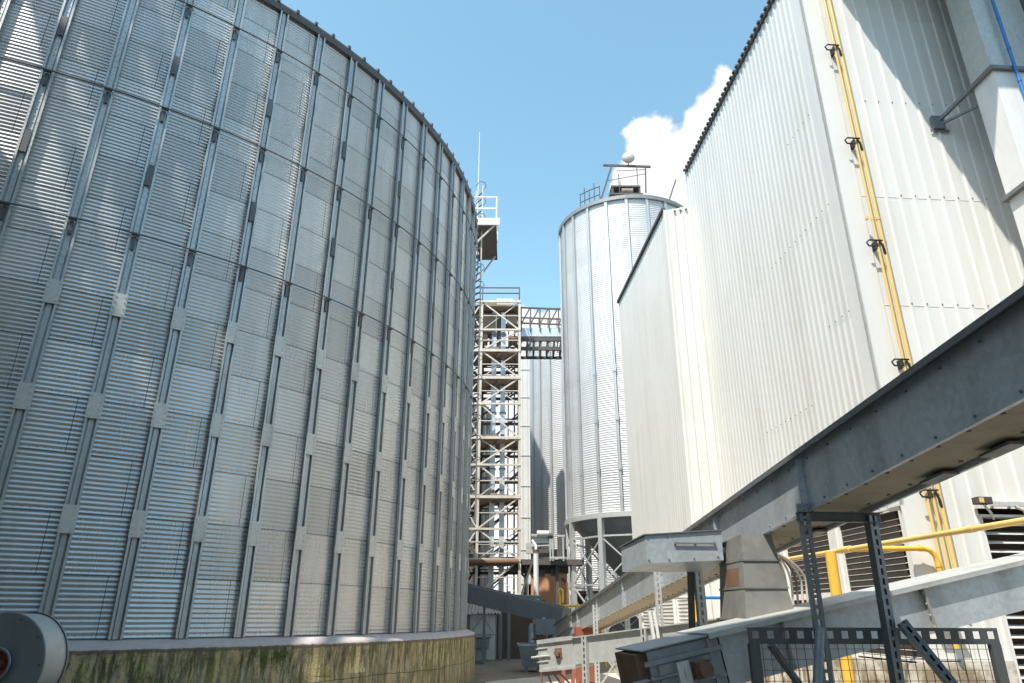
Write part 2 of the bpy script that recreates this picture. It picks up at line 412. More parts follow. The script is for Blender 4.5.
# ------------------------------------------------------------------ ground
g = MB(); g.add([(-400, -400, 0), (400, -400, 0), (400, 400, 0), (-400, 400, 0)], [(0, 1, 2, 3)])
struct(g.build('ground', mat_ground('yard_dirt', (0.17, 0.135, 0.10), (0.27, 0.22, 0.16), (0.10, 0.075, 0.055))))
g = MB(); g.add([F(.6, 3.0, 0.004), F(7.0, 3.0, 0.004), F(7.0, 24.0, 0.004), F(3.2, 23.2, 0.004), F(.7, 20.6, .004)], [(0, 1, 2, 3, 4)])
struct(g.build('pavement', mat_ground('pale_yard_concrete', (0.48, 0.43, 0.35), (0.60, 0.54, 0.44), (0.34, 0.29, 0.22))))

# ------------------------------------------------------------------ corrugated wall of a round bin
def bin_wall(c, r, z0, z1, pitch, amp, segs, a0=0, a1=2 * PI, per=8):
    n = int(round((z1 - z0) / pitch)) * per
    prof = []
    for i in range(n + 1):
        z = z0 + (z1 - z0) * i / n
        prof.append((r + amp * math.sin(2 * PI * (z - z0) / pitch), z))
    m = MB(); m.lathe(prof, c, segs, a0, a1)
    return m

ZB, ZE = 1.29, 14.93
RINGS = (8.054, 10.885, 13.586)
PLATES = (3.02, 4.84, 6.66)
def hat_stiffener():
    m = MB(); r0 = SR + 0.014; rt = SR + 0.098; t = 0.007
    w = rt - t; c = r0 + .045
    prof = [(-.072, r0), (.072, r0), (.072, w), (.094, w), (.094, rt - .022), (.101, rt - .022), (.101, rt), (.066, rt), (.066, r0 + t), (.036, r0 + t), (.036, c), (-.036, c), (-.036, r0 + t), (-.066, r0 + t), (-.066, rt), (-.101, rt), (-.101, rt - .022), (-.094, rt - .022), (-.094, w), (-.072, w)]
    n = len(prof)
    vs = [(rr, tt, z) for z in (ZB, ZE - 0.05) for tt, rr in prof]
    m.add(vs, [(i, (i + 1) % n, n + (i + 1) % n, n + i) for i in range(n)] + [tuple(range(n, 2 * n))])
    z = ZB + 0.12
    while z < ZE - 0.1:                       # bolt heads down the web
        m.bolt((c, 0.0, z), (1, 0, 0), 0.012, 0.008)
        z += 0.1524
    return m
def ring_bracket():
    m = MB(); z = 0
    m.box((SR + .085, 0, z - 0.16), (.03, .06, .26)); m.box((SR + .135, 0, z), (.05, .13, .05))
    return m
def upper_sleeve(z):
    m = MB(); m.box((SR + .10, 0, z), (.02, .10, .45))
    return m
def splice(z):
    m = MB(); m.box((SR + .105, 0, z), (.010, .225, .43))
    for dz in (-.16, -.06, .06, .16):
        for dy in (-.075, .075):
            m.bolt((SR + .110, dy, z + dz), (1, 0, 0), 0.014, 0.010)
    return m
def bin_roof(c, r, z, rise, m=None, clips=168):
    m = MB()
    m.lathe([(r - 0.05, z - 0.16), (r + 0.10, z - 0.16), (r + 0.13, z - 0.02), (r + 0.12, z + 0.03), (r + 0.02, z + 0.05), (1.2, z + rise), (1.2, z + rise + 0.4), (0.0, z + rise + 0.5)], c, 168, smooth=False)
    for k in range(clips):
        a = 2 * PI * k / clips
        rot = Matrix.Rotation(a, 3, 'Z')
        m.box(Vector(c) + rot @ Vector((r + 0.10, 0, z + 0.05)), (0.10, 0.07, 0.09), rot)
    return m

silo = thing('grain_silo', (SX, SY, 0), 'huge ribbed galvanised grain silo on mossy concrete plinth filling the left side', 'silo')
c0 = Vector((SX, SY, 0))
w = bin_wall(c0, SR, ZB, ZE, 0.0762, 0.0062, 84, R(-110), R(10))
w2 = bin_wall(c0, SR, ZB, ZE, 0.6, 0.0, 60, R(10), R(250), 1)
w.add(w2.v, w2.f, True)
w.build('wall', M['wall'], silo, whole=True)
rib0 = hat_stiffener().build('stiffener', M['rib'], silo, local=True)
rib0.rotation_euler.z = A0
br0 = [ring_bracket().build('ring_bracket', M['clip'], rib0, local=True) for z in RINGS]
for o, z in zip(br0, RINGS): o.location.z = z; o.data = br0[0].data
sl0 = [upper_sleeve(z).build('sleeve', M['clip'], rib0, local=True) for z in (9.35, 12.0)]
pl0 = [splice(z).build('splice_plate', M['plate'], rib0, local=True) for z in PLATES]
for k in range(1, 84):
    kk = (k + 41) % 84 - 41
    o = rib0.copy(); col.objects.link(o); o.parent = silo; o.rotation_euler.z = A0 + kk * DA
    if -6 <= kk <= 14:
        for ch in br0 + sl0 + pl0:
            if ch in sl0 and kk % 2: continue
            c = ch.copy(); col.objects.link(c); c.parent = o
for z in RINGS:
    m = MB(); pts = [(SX + (SR + .165) * math.cos(a), SY + (SR + .165) * math.sin(a), z) for a in [2 * PI * i / 168 for i in range(169)]]
    m.tube(pts, 0.015, 8, False); m.build('wind_ring', M['clip'], silo)
bin_roof(c0, SR, ZE, 6.2).build('roof', M['roof2'], silo, whole=True)
m = MB(); m.lathe([(SR - .4, 1.30), (SR - .02, 1.287), (SR + .10, 1.27), (SR + .30, 1.20), (SR + .355, 1.165), (SR + .36, 1.12), (SR + .35, 0.62), (SR + .362, 0.60), (SR + .36, -.1)], c0, 168); m.build('plinth', M['plinth'], silo)

# unseen twin bins put in the same row for their shade: one behind the camera (its shade falls over the foreground), one beyond the first
def twin(cx, cy, label):
    s = thing('grain_silo', (cx, cy, 0), label, 'silo')
    c = Vector((cx, cy, 0))
    bin_wall(c, SR, ZB, ZE, 0.1524, 0.012, 126, per=6).build('wall', M['rib'], s)
    bin_roof(c, SR, ZE, 6.2, clips=84).build('roof', M['roof'], s, whole=True)
    q = MB(); q.lathe([(SR - .4, 1.27), (SR + .36, 1.26), (SR + .36, -.1)], c, 84); q.build('plinth', M['plinth'], s)
    for z in RINGS:
        q = MB(); q.tube([(cx + (SR + .15) * math.cos(a), cy + (SR + .15) * math.sin(a), z) for a in [2 * PI * i / 84 for i in range(85)]], 0.028, 6, False); q.build('wind_ring', M['ring'], s)
    for k in range(84):
        o = rib0.copy(); col.objects.link(o); o.parent = s; o.rotation_euler.z = A0 + k * DA
    return s
twin(SX, SY - 27.1, 'unseen ribbed grain silo added behind the viewpoint to shade the yard')
twin(SX, SY + 27.1, 'unseen ribbed grain silo added beyond the large left silo for its shade')

# unseen gallery added over the silo row to cast lattice shade on the wall
gal = thing('shade_gallery', (-12.2, -2, 21), 'unseen lattice gallery added above the roofs of the silo row to cast shade', 'gallery')
def lattice_girder(m, p0, p1, w, h, n, t=0.14, side=None):
    p0, p1 = Vector(p0), Vector(p1); d = (p1 - p0) / n
    s = (side or (p1 - p0).cross(UP)).normalized() * w / 2
    for k in (-1, 1):
        for z in (0, h):
            m.beam(p0 + s * k + UP * z, p1 + s * k + UP * z, t)
        for i in range(n + 1):
            m.beam(p0 + d * i + s * k, p0 + d * i + s * k + UP * h, t * 0.7)
        for i in range(n):
            a, b = (0, h) if i % 2 else (h, 0)
            m.beam(p0 + d * i + s * k + UP * a, p0 + d * (i + 1) + s * k + UP * b, t * 0.6)
    for i in range(n + 1):
        m.beam(p0 + d * i - s, p0 + d * i + s, t * 0.7); m.beam(p0 + d * i - s + UP * h, p0 + d * i + s + UP * h, t * 0.7)
m = MB(); lattice_girder(m, (-12.2, -26, 24.5), (-12.2, 24, 24.5), 1.8, 2.2, 10, 0.24); m.build('truss', M['slate'], gal)
m = MB(); m.box((-12.2, -1, 24.6), (.45, 50, 0.06)); m.build('walkway', M['slate'], gal)
m = MB(); m.box((-12.2, -1, 25.3), (0.3, 50, 0.25)); m.build('belt_casing', M['cgalv'], gal)
for k, y in enumerate((-12.5, -5.44, 1.6, 9.0, 15.5, 21.6)):
    m = MB(); zb = 16.5 if k % 3 != 0 else 16.2
    for x0 in (-13.2, -11.2):
        m.beam((x0, y - .9, zb), (x0, y - .9, 24.5), .16); m.beam((x0, y + .9, zb), (x0, y + .9, 24.5), .16)
        m.beam((x0, y - .9, zb), (x0, y + .9, 24.5), .10); m.beam((x0, y + .9, zb), (x0, y - .9, 24.5), .10)
    m.build('trestle', M['slate'], gal, whole=True)
# lattice tower added out of view between the bins for its shade
def lattice_tower(m, cx, cy, w, dp, z0, z1, n, t, tb):
    h = (z1 - z0) / n
    cs = [(cx - w / 2, cy - dp / 2), (cx + w / 2, cy - dp / 2), (cx + w / 2, cy + dp / 2), (cx - w / 2, cy + dp / 2)]
    for x, y in cs: m.beam((x, y, z0), (x, y, z1), t)
    for i in range(n):
        for j in range(4):
            a, b = cs[j], cs[(j + 1) % 4]; za, zb = z0 + i * h, z0 + (i + 1) * h
            m.beam((*a, zb), (*b, zb), tb); m.beam((*a, za), (*b, zb), tb) if i % 2 else m.beam((*a, zb), (*b, za), tb)
et = thing('shade_tower', (-15.2, 8.1, 0), 'unseen lattice tower with sloping spouts added between two silos for its shade', 'tower')
m = MB(); lattice_tower(m, -15.2, 8.1, 1.6, 1.6, 0, 30, 11, 0.20, 0.12); m.build('frame', M['slate'], et, whole=True)
m = MB(); m.box((-15.2, 8.1, 15), (0.55, 0.5, 30)); m.build('elevator_leg', M['cgalv'], et)
m = MB(); m.box((-15.2, 8.1, 29.5), (2.2, 2.2, 2.4)); m.build('shade_block', M['cgalv'], et)
for p in ((-14.4, -3.5, 21.4), (-14.4, 19.5, 21.4)):
    m = MB(); m.tube([(-15.2, 8.1, 28.5), p], .22, 12); m.build('spout', M['cgalv'], et)
fh = thing('shade_box', (-3.2, -3.7, 15), 'unseen sheet metal box added for shade on the eave of the silo behind the viewpoint', 'filter')  # added out of view to shade the posts and near conveyor
m = MB(); m.box((-4.2, -4.2, 18.0), (4.0, 5.6, 4.2)); m.build('casing', M['cgalv'], fh)
for x in (-5.9, -2.5):
    for y in (-6.7, -1.7):
        m = MB(); m.beam((x, y, 14.9), (x, y, 16), .2); m.build('leg', M['slate'], fh)
m = MB(); m.cyl((-4.2, -4.6, 20), (-4.2, -4.6, 22), .4); m.build('exhaust_stack', M['cgalv'], fh)

wh = thing('blocker', (15, -20, 0), 'unseen dark warehouse closing the yard behind the viewpoint', 'building')  # added out of view to darken reflections and fill on the silo
m = MB(); m.box((17, -21, 8.5), (29, 17, 17)); m.build('wall', M['brick'], wh)
m = MB(); m.box((17, -21, 17.1), (29.6, 17.6, .25)); m.build('roof', M['gutter'], wh)
for k in range(6):
    m = MB(); m.box((5.5 + k * 4.6, -12.48, 4.5), (2.2, .06, 3.0)); m.build('window', M['dark'], wh)

# ------------------------------------------------------------------ clad buildings on the right
UC, VC, HT = 7.48, 11.52, 16.2
UL, VL0, VL1, HL = 6.50, 19.80, 27.1, 14.5
def sheet(m, P, s0, s1, z0, z1, pitch, prof, zt=None):
    """profiled cladding along s; P(s, off, z) gives the world point. prof = [(frac, off)] in one pitch"""
    pts = []
    n = int(math.floor((s1 - s0) / pitch))
    for i in range(n):
        for fr, off in prof: pts.append((s0 + (i + fr) * pitch, off))
    pts.append((s0 + n * pitch, prof[0][1]))
    if s0 + n * pitch < s1 - 1e-4: pts.append((s1, prof[0][1]))
    vs = []
    for s_, o_ in pts:
        vs.append(P(s_, o_, z0)); vs.append(P(s_, o_, zt(s_) if zt else z1))
    m.add(vs, [(2 * i, 2 * i + 2, 2 * i + 3, 2 * i + 1) for i in range(len(pts) - 1)])
PFRONT = [(0, 0), (0.74, 0), (0.80, 0.032), (0.94, 0.032)]
PSIDE = [(0, 0), (0.36, 0), (0.56, 0.015), (0.80, 0.015)]
def side_P(u0): return lambda s, o, z: F(u0 - o, s, z)
def front_P(v0): return lambda s, o, z: F(s, v0 - o, z)

tall = thing('clad_building', F(UC, VC, 0), 'tall cream white corrugated building with yellow pipes climbing its near corner', 'building')
U1 = UC + 9.5
m = MB()
sheet(m, side_P(UC), VC + 0.36, VL0 + 0.3, 3.46, HT, 0.225, PSIDE)
clad_side = m
m = MB()
sheet(m, front_P(VC), UC + 0.40, UC + 0.40 + 0.306 * 3 + .002, 1.02, HT, 0.306, PFRONT)
sheet(m, front_P(VC), UC + 0.40 + 0.306 * 3, U1, 3.40, HT, 0.306, PFRONT)
clad_front = m
m = MB()                                     # smooth corner flashing
m.fbox(UC - .036, UC + .02, VC - .036, VC + .38, 3.43, HT + .02)
m.fbox(UC - .036, UC + .42, VC - .036, VC + .015, 1.02, HT + .018)
m.build('corner_flashing', M['flash'], tall, bevel=0.006)
m = MB()                                     # body behind the sheets
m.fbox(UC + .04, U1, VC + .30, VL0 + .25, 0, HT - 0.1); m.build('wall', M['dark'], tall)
m = MB()                                     # roof edge with the ends of the roof sheets
m.fbox(UC - .07, UC + .05, VC - .06, VL0 + .1, HT - .05, HT + .07)
m.fbox(UC - .08, U1, VC - .09, VC + .03, HT - .052, HT + .066)
s = VC
while s < VL0 + .1:
    m.fbox(UC - .12, UC + .02, s, s + .11, HT + .03, HT + .085); s += 0.225
m.fbox(UC - .03, U1, VC + .04, VL0 + .25, HT + .0, HT + .03)
m.build('roof_edge', M['gutter'], tall, whole=True)
m = clad_front; m.cur = 1
random.seed(3)
for z in (5.0, 7.25, 9.70, 12.1):
    s = UC + 0.40 + .88 * .306
    while s < U1 - .3:
        if random.random() < 0.93: m.bolt(F(s, VC - .036, z), -FD, 0.014, 0.01)
        s += 0.306
m.build('front_cladding', [M['clad'], M['rusty']], tall, whole=True)
m = clad_side; m.cur = 1
for z, v0, v1 in ((9.70, VC + .4, VC + 3.4), (7.25, VC + .4, VC + 1.2), (12.1, VC + .5, VC + 1.6), (5.9, VC + 2.4, VC + 5)):
    s = v0
    while s < v1:
        m.bolt(F(UC - .032, s, z), -FR, 0.014, 0.01); s += 0.26
for z in (3.55, 3.5):
    s = VC + .4
    while s < VL0:
        m.bolt(F(UC - .03, s, z), -FR, 0.013, 0.01); s += 0.26
m.build('side_cladding', [M['clad'], M['rusty']], tall, whole=True)
m = MB()                                     # horizontal lap lines in the sheets
for z in (9.67, 7.22):
    m.fbox(UC + .42, U1, VC - .006, VC + .004, z - .012, z)
m.build('lap_joint', M['flash'], tall)

def louvre(parent, P, Nrm, s0, s1, z0, z1, pitch, name='louver', ang=42, chord=.11, mid=None):
    """P(s, depth, z): depth grows into the wall"""
    f = MB(); sl = MB(); D = .26
    def slab(m, a0, a1, d0, d1, b0, b1):
        vs = [P(a, d, z) for z in (b0, b1) for d in (d0, d1) for a in (a0, a1)]
        m.add(vs, [(0, 2, 3, 1), (4, 5, 7, 6), (0, 1, 5, 4), (2, 6, 7, 3), (0, 4, 6, 2), (1, 3, 7, 5)])
    for a, b in ((s0, s0 + .05), (s1 - .05, s1)): slab(f, a, b, -.01, D, z0, z1)
    slab(f, s0 + .05, s1 - .05, -.012, D, z1 - .04, z1); slab(f, s0 + .05, s1 - .05, -.012, D, z0, z0 + .04)
    if mid: slab(f, s0 + .05, s1 - .05, .0, .2, mid - .06, mid + .06)
    z = z0 + .06; ca, sa = math.cos(R(ang)), math.sin(R(ang))
    while z < z1 - .08:
        if not (mid and abs(z + .03 - mid) < .09):
            d0, d1 = .03, .03 + chord * ca; za, zb = z, z + chord * sa; t = .008
            vs = [P(a, d, zz) for a in (s0 + .052, s1 - .052) for d, zz in ((d0, za), (d0 + t, za - t), (d1 + t, zb - t), (d1, zb))]
            sl.add(vs, [(0, 1, 5, 4), (1, 2, 6, 5), (2, 3, 7, 6), (3, 0, 4, 7), (0, 3, 2, 1), (4, 5, 6, 7)])
        z += pitch
    o = sl.build(name, M['slat'], parent, whole=True)
    f.build('frame', M['flash'], o, whole=True)
    b = MB(); slab(b, s0 + .05, s1 - .05, D, D + .02, z0 + .04, z1 - .04); b.build('backing', M['dark'], o)  # dark panel stands in for the unlit interior behind the slats
    return o
SP = lambda s, d, z: F(UC + d, s, z)
FP = lambda s, d, z: F(s, VC + d, z)
v = VC + .10
bays = []
while v < VL0 - 0.5:
    e = min(v + 2.15, VL0 - .1)
    louvre(tall, SP, -FR, v, e, 0.98, 3.42, 0.105, ang=18, chord=.085, mid=2.06); bays.append((e, v)); v = e + .34
m = MB()
v = VC + .10 + 2.15
while v < VL0 - .2:
    m.fbox(UC - .05, UC + .25, v + .01, v + .33, 0.9, 3.44); v += 2.49
m.build('mullion', M['flash'], tall)
m = MB(); m.fbox(UC - .02, UC + .04, VC + .08, VL0, 3.42, 3.50); m.build('lintel', M['flash'], tall)
louvre(tall, FP, -FD, UC + 1.32, UC + 5.0, 0.4, 3.30, 0.148, ang=25, chord=.12)
m = MB(); m.fbox(UC - .10, UC + .42, VC - .09, VC + .3, 0, 1.0); m.fbox(UC - .09, UC + .3, VC + .3, VL0, 0, .95)
m.fbox(UC + .42, UC + 1.3, VC - .05, VC + .2, 0, 1.02); m.fbox(UC + 1.3, U1, VC - .04, VC + .2, 0, .38); m.build('base_wall', M['stain'], tall)

low = thing('clad_building', F(UL, VL0, 0), 'lower white corrugated building standing between the tall one and the round silo', 'building')
m = MB()
sheet(m, side_P(UL), VL0 + .05, VL1, 3.3, HL, 0.225, PSIDE, zt=lambda s: HL - (s - VL0) * 0.012)
sheet(m, front_P(VL0), UL + .05, UC + .02, 0.6, HL, 0.30, PFRONT, zt=lambda s: HL + (s - UL) * 0.24)
m.build('cladding', M['clad'], low)
m = MB(); m.fbox(UL - .03, UL + .06, VL0 - .03, VL0 + .06, .6, HL); m.build('corner_flashing', M['flash'], low)
m = MB(); m.fbox(UL + .05, UC + 5, VL0 + .05, VL1 - .02, 0, HL - .15); m.build('wall', M['flash'], low)
m = MB()
m.sweep([(-.06, -.05), (.06, -.05), (.06, .07), (-.06, .07)], F(UL - .02, VL0 - .02, HL + .03), F(UL - .02, VL1, HL - .06))
m.build('roof_edge', M['gutter'], low)
m = MB()
for k in range(3): m.box(F(UL + .36 + k * .2, VL0 - .04, HL - .05 + k * .05), (.07, .03, .06), ROTF)
m.build('fixing', M['gutter'], low)
SPL = lambda s, d, z: F(UL + d, s, z)
v = VL0 + .3
while v < VL1 - 1:
    louvre(low, SPL, -FR, v, v + 1.9, 0.9, 3.2, 0.105, ang=18, chord=.085); v += 2.2
m = MB(); m.fbox(UL - .04, UL + .1, VL0 + .02, VL1, 0, .88); m.build('base_wall', M['stain'], low)

# ------------------------------------------------------------------ yellow gas pipes
def riser(u, r, z0, z1, label, mat, off=.17, clamp_z=()):
    t = thing('gas_pipe', F(u, VC - off, z0), label, 'pipe', 'yellow pipes on the building')
    m = MB(); m.tube([F(u, VC - off, z0), F(u, VC - off, z1)], r, 12); m.build('pipe', mat, t)
    for z in clamp_z:
        c = MB(); c.tube([F(u + .07, VC - off - .06, z), F(u - .20, VC - off - .06, z), F(u - .25, VC - off - .04, z - .05), F(u - .20, VC - off - .02, z - .11), F(u - .06, VC - off - .02, z - .11)], .017, 8)
        c.box(F(u + .0, VC - off + .08, z - .04), (.05, .20, .16), ROTF)
        c.tube([F(u + .02, VC - off - .05, z - .02), F(u + .07, VC - off - .05, z - .16), F(u + .10, VC - off - .02, z - .28)], .022, 6)
        c.build('clamp', M['black'], t)
    for z in (4.5, 9.0):
        c = MB(); c.cyl(F(u, VC - off, z), F(u, VC - off, z + .06), r * 1.25, 12); c.build('coupling', mat, t)
    return t
CZ = (3.66, 6.02, 8.5, 10.93, 13.45)
riser(UC + .46, .025, 2.15, HT + .1, 'thinner left yellow pipe of the tall pair on the corner, carrying iron clamps', M['ochre'], clamp_z=CZ)
riser(UC + .575, .037, 1.98, HT + .1, 'thicker right yellow pipe of the tall pair on the building corner', M['ochre'])
riser(UC + .345, .026, 2.2, 3.9, 'short yellow pipe left of the two tall risers, low on the wall', M['ochre'])
# elbow run
t = thing('gas_pipe', F(6.25, 11.33, 2.7), 'horizontal yellow pipe bending down beside the near corner of the building', 'pipe', 'yellow pipes on the building')
m = MB(); m.tube([F(6.25, 11.33, 2.68), F(7.0, 11.33, 2.70), F(7.55, 11.33, 2.71), F(7.67, 11.33, 2.68), F(7.74, 11.33, 2.60), F(7.76, 11.33, 2.48), F(7.77, 11.33, 1.2)], .044, 12); m.build('pipe', M['yellow'], t)
m = MB(); m.cyl(F(7.50, 11.33, 2.71), F(7.55, 11.33, 2.71), .052); m.cyl(F(7.76, 11.33, 2.42), F(7.76, 11.33, 2.48), .052); m.build('coupling', M['yellow'], t)
t = thing('gas_pipe', F(6.2, 19.5, 2.6), 'long yellow pipe running along the louvres above the lower conveyor', 'pipe', 'yellow pipes on the building')
m = MB(); m.tube([F(6.24, 19.5, 2.70), F(6.25, 11.9, 2.68), F(6.25, 2.0, 2.64)], .037, 12); m.build('pipe', M['ochre'], t)
m = MB(); m.cyl(F(6.25, 11.2, 2.68), F(6.25, 11.55, 2.68), .052); m.cyl(F(6.25, 8.3, 2.668), F(6.25, 8.42, 2.668), .044); m.build('coupling', M['ochre'], t)
t = thing('pipe_post', F(5.97, 11.33, 0), 'thick bright yellow post holding up the long pipe by the louvres', 'post')
m = MB(); m.tube([F(5.93, 11.33, 0), F(5.97, 11.33, 2.64)], .085, 14); m.build('shaft', M['yellow'], t)
m = MB(); m.box(F(5.93, 11.33, .01), (.3, .3, .02), ROTF); m.build('base_plate', M['yellow'], t)
t = thing('pipe_post', F(5.6, 15.3, 0), 'slim yellow post under the upper conveyor near its lattice trestle', 'post')
m = MB(); m.tube([F(5.5, 17.0, 0), F(5.5, 17.0, 2.7)], .06, 10); m.build('shaft', M['yellow'], t)
m = MB(); m.box(F(5.5, 17.0, .01), (.25, .25, .02), ROTF); m.build('base_plate', M['yellow'], t)

# ------------------------------------------------------------------ duct, blue pipe, roof box for shade
vd0, vd1 = VC - 1.30, VC - .72
t = thing('air_duct', F(11.0, vd0, 5), 'large square pale steel duct coming down the front wall at top right', 'duct')
m = MB()
m.fbox(10.36, 11.5, vd0, vd1, 11.98, 16.6); m.build('upper_section', M['cgalv2'], t, bevel=.01)
m = MB(); m.fbox(10.38, 11.2, vd0 + .01, vd1 - .01, 9.26, 11.92); m.build('middle_section', M['white'], t, bevel=.01)
m = MB(); m.fbox(10.40, 11.2, vd0 + .02, vd1 - .02, 4.5, 9.2); m.build('lower_section', M['white'], t, bevel=.01)
for z in (11.95, 9.23):
    m = MB(); m.fbox(10.30, 11.56, vd0 - .06, vd1 + .06, z - .045, z + .045); m.build('flange', M['ring'], t, bevel=.006)
m = MB()
m.beam(F(9.98, VC - .02, 11.62), F(10.38, vd1 + .05, 11.98), .07); m.beam(F(10.0, VC - .02, 11.55), F(10.55, vd1 + .05, 11.62), .05)
m.fbox(9.84, 10.10, VC - .10, VC - .035, 11.42, 11.74); m.fbox(9.78, 10.20, VC - .05, VC - .037, 11.36, 11.42)
m.build('wall_bracket', M['ring'], t)
t = thing('water_pipe', F(10.8, vd0 - .1, 4), 'thin bright blue pipe running down the front of the square duct', 'pipe')
m = MB(); m.tube([F(10.78, vd0 - .09, 4), F(10.78, vd0 - .09, 16.5)], .032, 10); m.build('pipe', M['blue'], t)
m = MB()
for k in range(14): m.cyl(F(10.78, vd0 - .09, 5 + k * .82), F(10.78, vd0 - .09, 5.04 + k * .82), .040, 10)
m.build('coupling', M['blue'], t)
t = thing('air_duct', F(11.7, vd0, 5), 'darker second duct close beside the square pale duct at the frame edge', 'duct')
m = MB(); m.fbox(11.62, 12.6, vd0 - .5, vd1, 4, 16.6); m.build('casing', M['cgalv'], t, bevel=.01)
m = MB(); m.fbox(11.57, 11.66, vd0 - .56, vd0 - .46, 4, 16.6); m.build('corner_angle', M['ring'], t)
t = thing('shade_box', F(9.2, VC, HT), 'unseen box on steel brackets, shaped to shade the front wall, overhanging the front roof edge', 'filter')  # unseen box sized to cast the slanting shadow on the front wall
m = MB(); m.fbox(7.98, 14, VC - 3.5, VC + 1.5, HT + .25, HT + 3.2); m.build('casing', M['cgalv'], t)
m = MB()
for u in (8.3, 10.0, 12.0): m.fbox(u, u + .18, VC - 3.3, VC + .5, HT + .06, HT + .25)
m.build('bracket', M['ring'], t)
m = MB()
for u in (9, 11): m.lathe([(.6, .0), (.12, -.5)], F(u, VC - 2, HT + .25), 16)
m.build('hopper', M['cgalv'], t)

# ------------------------------------------------------------------ upper inclined conveyor
ZC = lambda v: 3.68 - .093 * v
UA, UB, HC = 3.19, 3.75, .53
cv = thing('inclined_conveyor', F(3.4, 9, 0), 'long grey steel trough conveyor rising from the alley to the top right corner', 'conveyor')
va, vb = -7.0, 25.0
def cpt(u, v, dz): return F(u, v, ZC(v) + dz)
for u0, u1 in ((UA, UA + .008), (UB - .008, UB)):
    m = MB()
    vs = [cpt(u, v, z) for v in (va, vb) for u in (u0, u1) for z in (-HC, 0)]
    m.add(vs, [(0, 1, 3, 2), (4, 6, 7, 5), (0, 4, 5, 1), (2, 3, 7, 6), (0, 2, 6, 4), (1, 5, 7, 3)])
    if u0 == UA:
        m.cur = 1; v = -1.0
        while v < 22:
            m.bolt(F(UA, v, ZC(v) - .07), -FR, .011, .009); m.bolt(F(UA, v + .2, ZC(v + .2) - HC + .05), -FR, .011, .009); v += .4
        m.cur = 0
    m.build('side_panel', [M['cgalv'], M['ring']], cv, whole=True)
def slabc(m, u0, u1, z0, z1, v0, v1):
    vs = [cpt(u, v, z) for v in (v0, v1) for u in (u0, u1) for z in (z0, z1)]
    m.add(vs, [(0, 1, 3, 2), (4, 6, 7, 5), (0, 4, 5, 1), (2, 3, 7, 6), (0, 2, 6, 4), (1, 5, 7, 3)])
m = MB(); slabc(m, UA - .085, UB + .085, .003, .016, va, vb); slabc(m, UA - .085, UA - .075, -.035, .002, va, vb); m.build('top_flange', M['ring'], cv)
m = MB(); slabc(m, UA + .01, UB - .01, -HC + .03, -HC + .036, va, vb); m.cur = 1
v = va
while v < vb:
    for du in (.09, UB - UA - .09): m.bolt(F(UA + du, v, ZC(v) - HC + .029), (0, 0, -1), .016, .012)
    v += .32
for v in (4.3, 5.0, 7.1, 9.4):
    slabc(m, UB - .13, UB + .0, -HC - .02, -HC + .0, v, v + .3)
m.build('belly_pan', [M['belly'], M['ring']], cv, whole=True)
m = MB(); slabc(m, UA - .035, UA + .002, -HC - .008, -HC + .002, va, vb); slabc(m, UB, UB + .03, -HC - .008, -HC + .002, va, vb); m.build('bottom_lip', M['cgalv'], cv)
for v in (0.5, 6.32, 8.7, 11.4, 14.2, 17.0, 20.0):
    m = MB()
    for k in (0, 1): slabc(m, UA - .055, UA - .0, -HC, -.04, v + k * .016, v + k * .016 + .007)
    for k in range(4):
        p = cpt(UA - .03, v, -HC + .08 + k * .12); m.bolt(p, -FD, .014, .012)
    m.build('joint_flange', M['cgalv'], cv)
m = MB()                                     # lower tail section with cover plate
slabc(m, UA - .03, UA - .006, -.34, -.06, 21.2, 24.2); slabc(m, UA - .06, UA - .03, -.10, -.02, 21.0, 24.4); m.build('tail_cover', M['cgalv2'], cv)
# trestle posts: slotted channels
def slotted(m, p0, p1, w=.10, d=.05, up=FD, n_slots=True):
    p0, p1 = Vector(p0), Vector(p1)
    m.chan(p0, p1, d, w, .006, up)
    return m
def slot_post(parent, p0, p1, mat, w=.10, d=.055, facing=-FD, name='support_post', slots=True):
    """channel with a front web pierced by slots: web built from two strips and rungs"""
    p0, p1 = Vector(p0), Vector(p1); a = (p1 - p0).normalized(); x = a.cross(Vector(facing)).normalized(); n = x.cross(a).normalized()
    if n.dot(Vector(facing)) < 0: n = -n
    m = MB(); L = (p1 - p0).length
    def bar(c0, c1, wx, wn):
        m.sweep([(-wx / 2, -wn / 2), (wx / 2, -wn / 2), (wx / 2, wn / 2), (-wx / 2, wn / 2)], c0, c1, n)
    sw = .36 * w
    for k in (-1, 1):
        bar(p0 + x * k * (w - sw) / 2, p1 + x * k * (w - sw) / 2, sw, .006)
        bar(p0 + x * k * (w / 2 - .003) - n * (d / 2 + .004), p1 + x * k * (w / 2 - .003) - n * (d / 2 + .004), .006, d)
        bar(p0 + x * k * (w / 2 - .014) - n * (d + .007), p1 + x * k * (w / 2 - .014) - n * (d + .007), .022, .005)
    if slots:
        z = 0.02
        while z < L - .04:
            q = p0 + a * z; bar(q, q + a * .03, w - 2 * sw + .004, .0055); z += .085
    return m.build(name, mat, parent, whole=True)
vp = 6.30
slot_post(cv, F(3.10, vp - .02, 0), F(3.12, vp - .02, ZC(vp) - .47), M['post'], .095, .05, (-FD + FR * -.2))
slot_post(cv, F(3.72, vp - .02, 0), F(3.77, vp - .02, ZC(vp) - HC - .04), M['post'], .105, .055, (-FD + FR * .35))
m = MB(); m.chan(F(3.05, vp, ZC(vp) - HC - .06), F(3.85, vp, ZC(vp) - HC - .06), .06, .09, .006); m.build('cross_beam', M['post'], cv)
slot_post(cv, F(3.84, vp - .06, 1.62), F(4.55, vp - .45, .25), M['post'], .085, .05, -FD, 'brace')
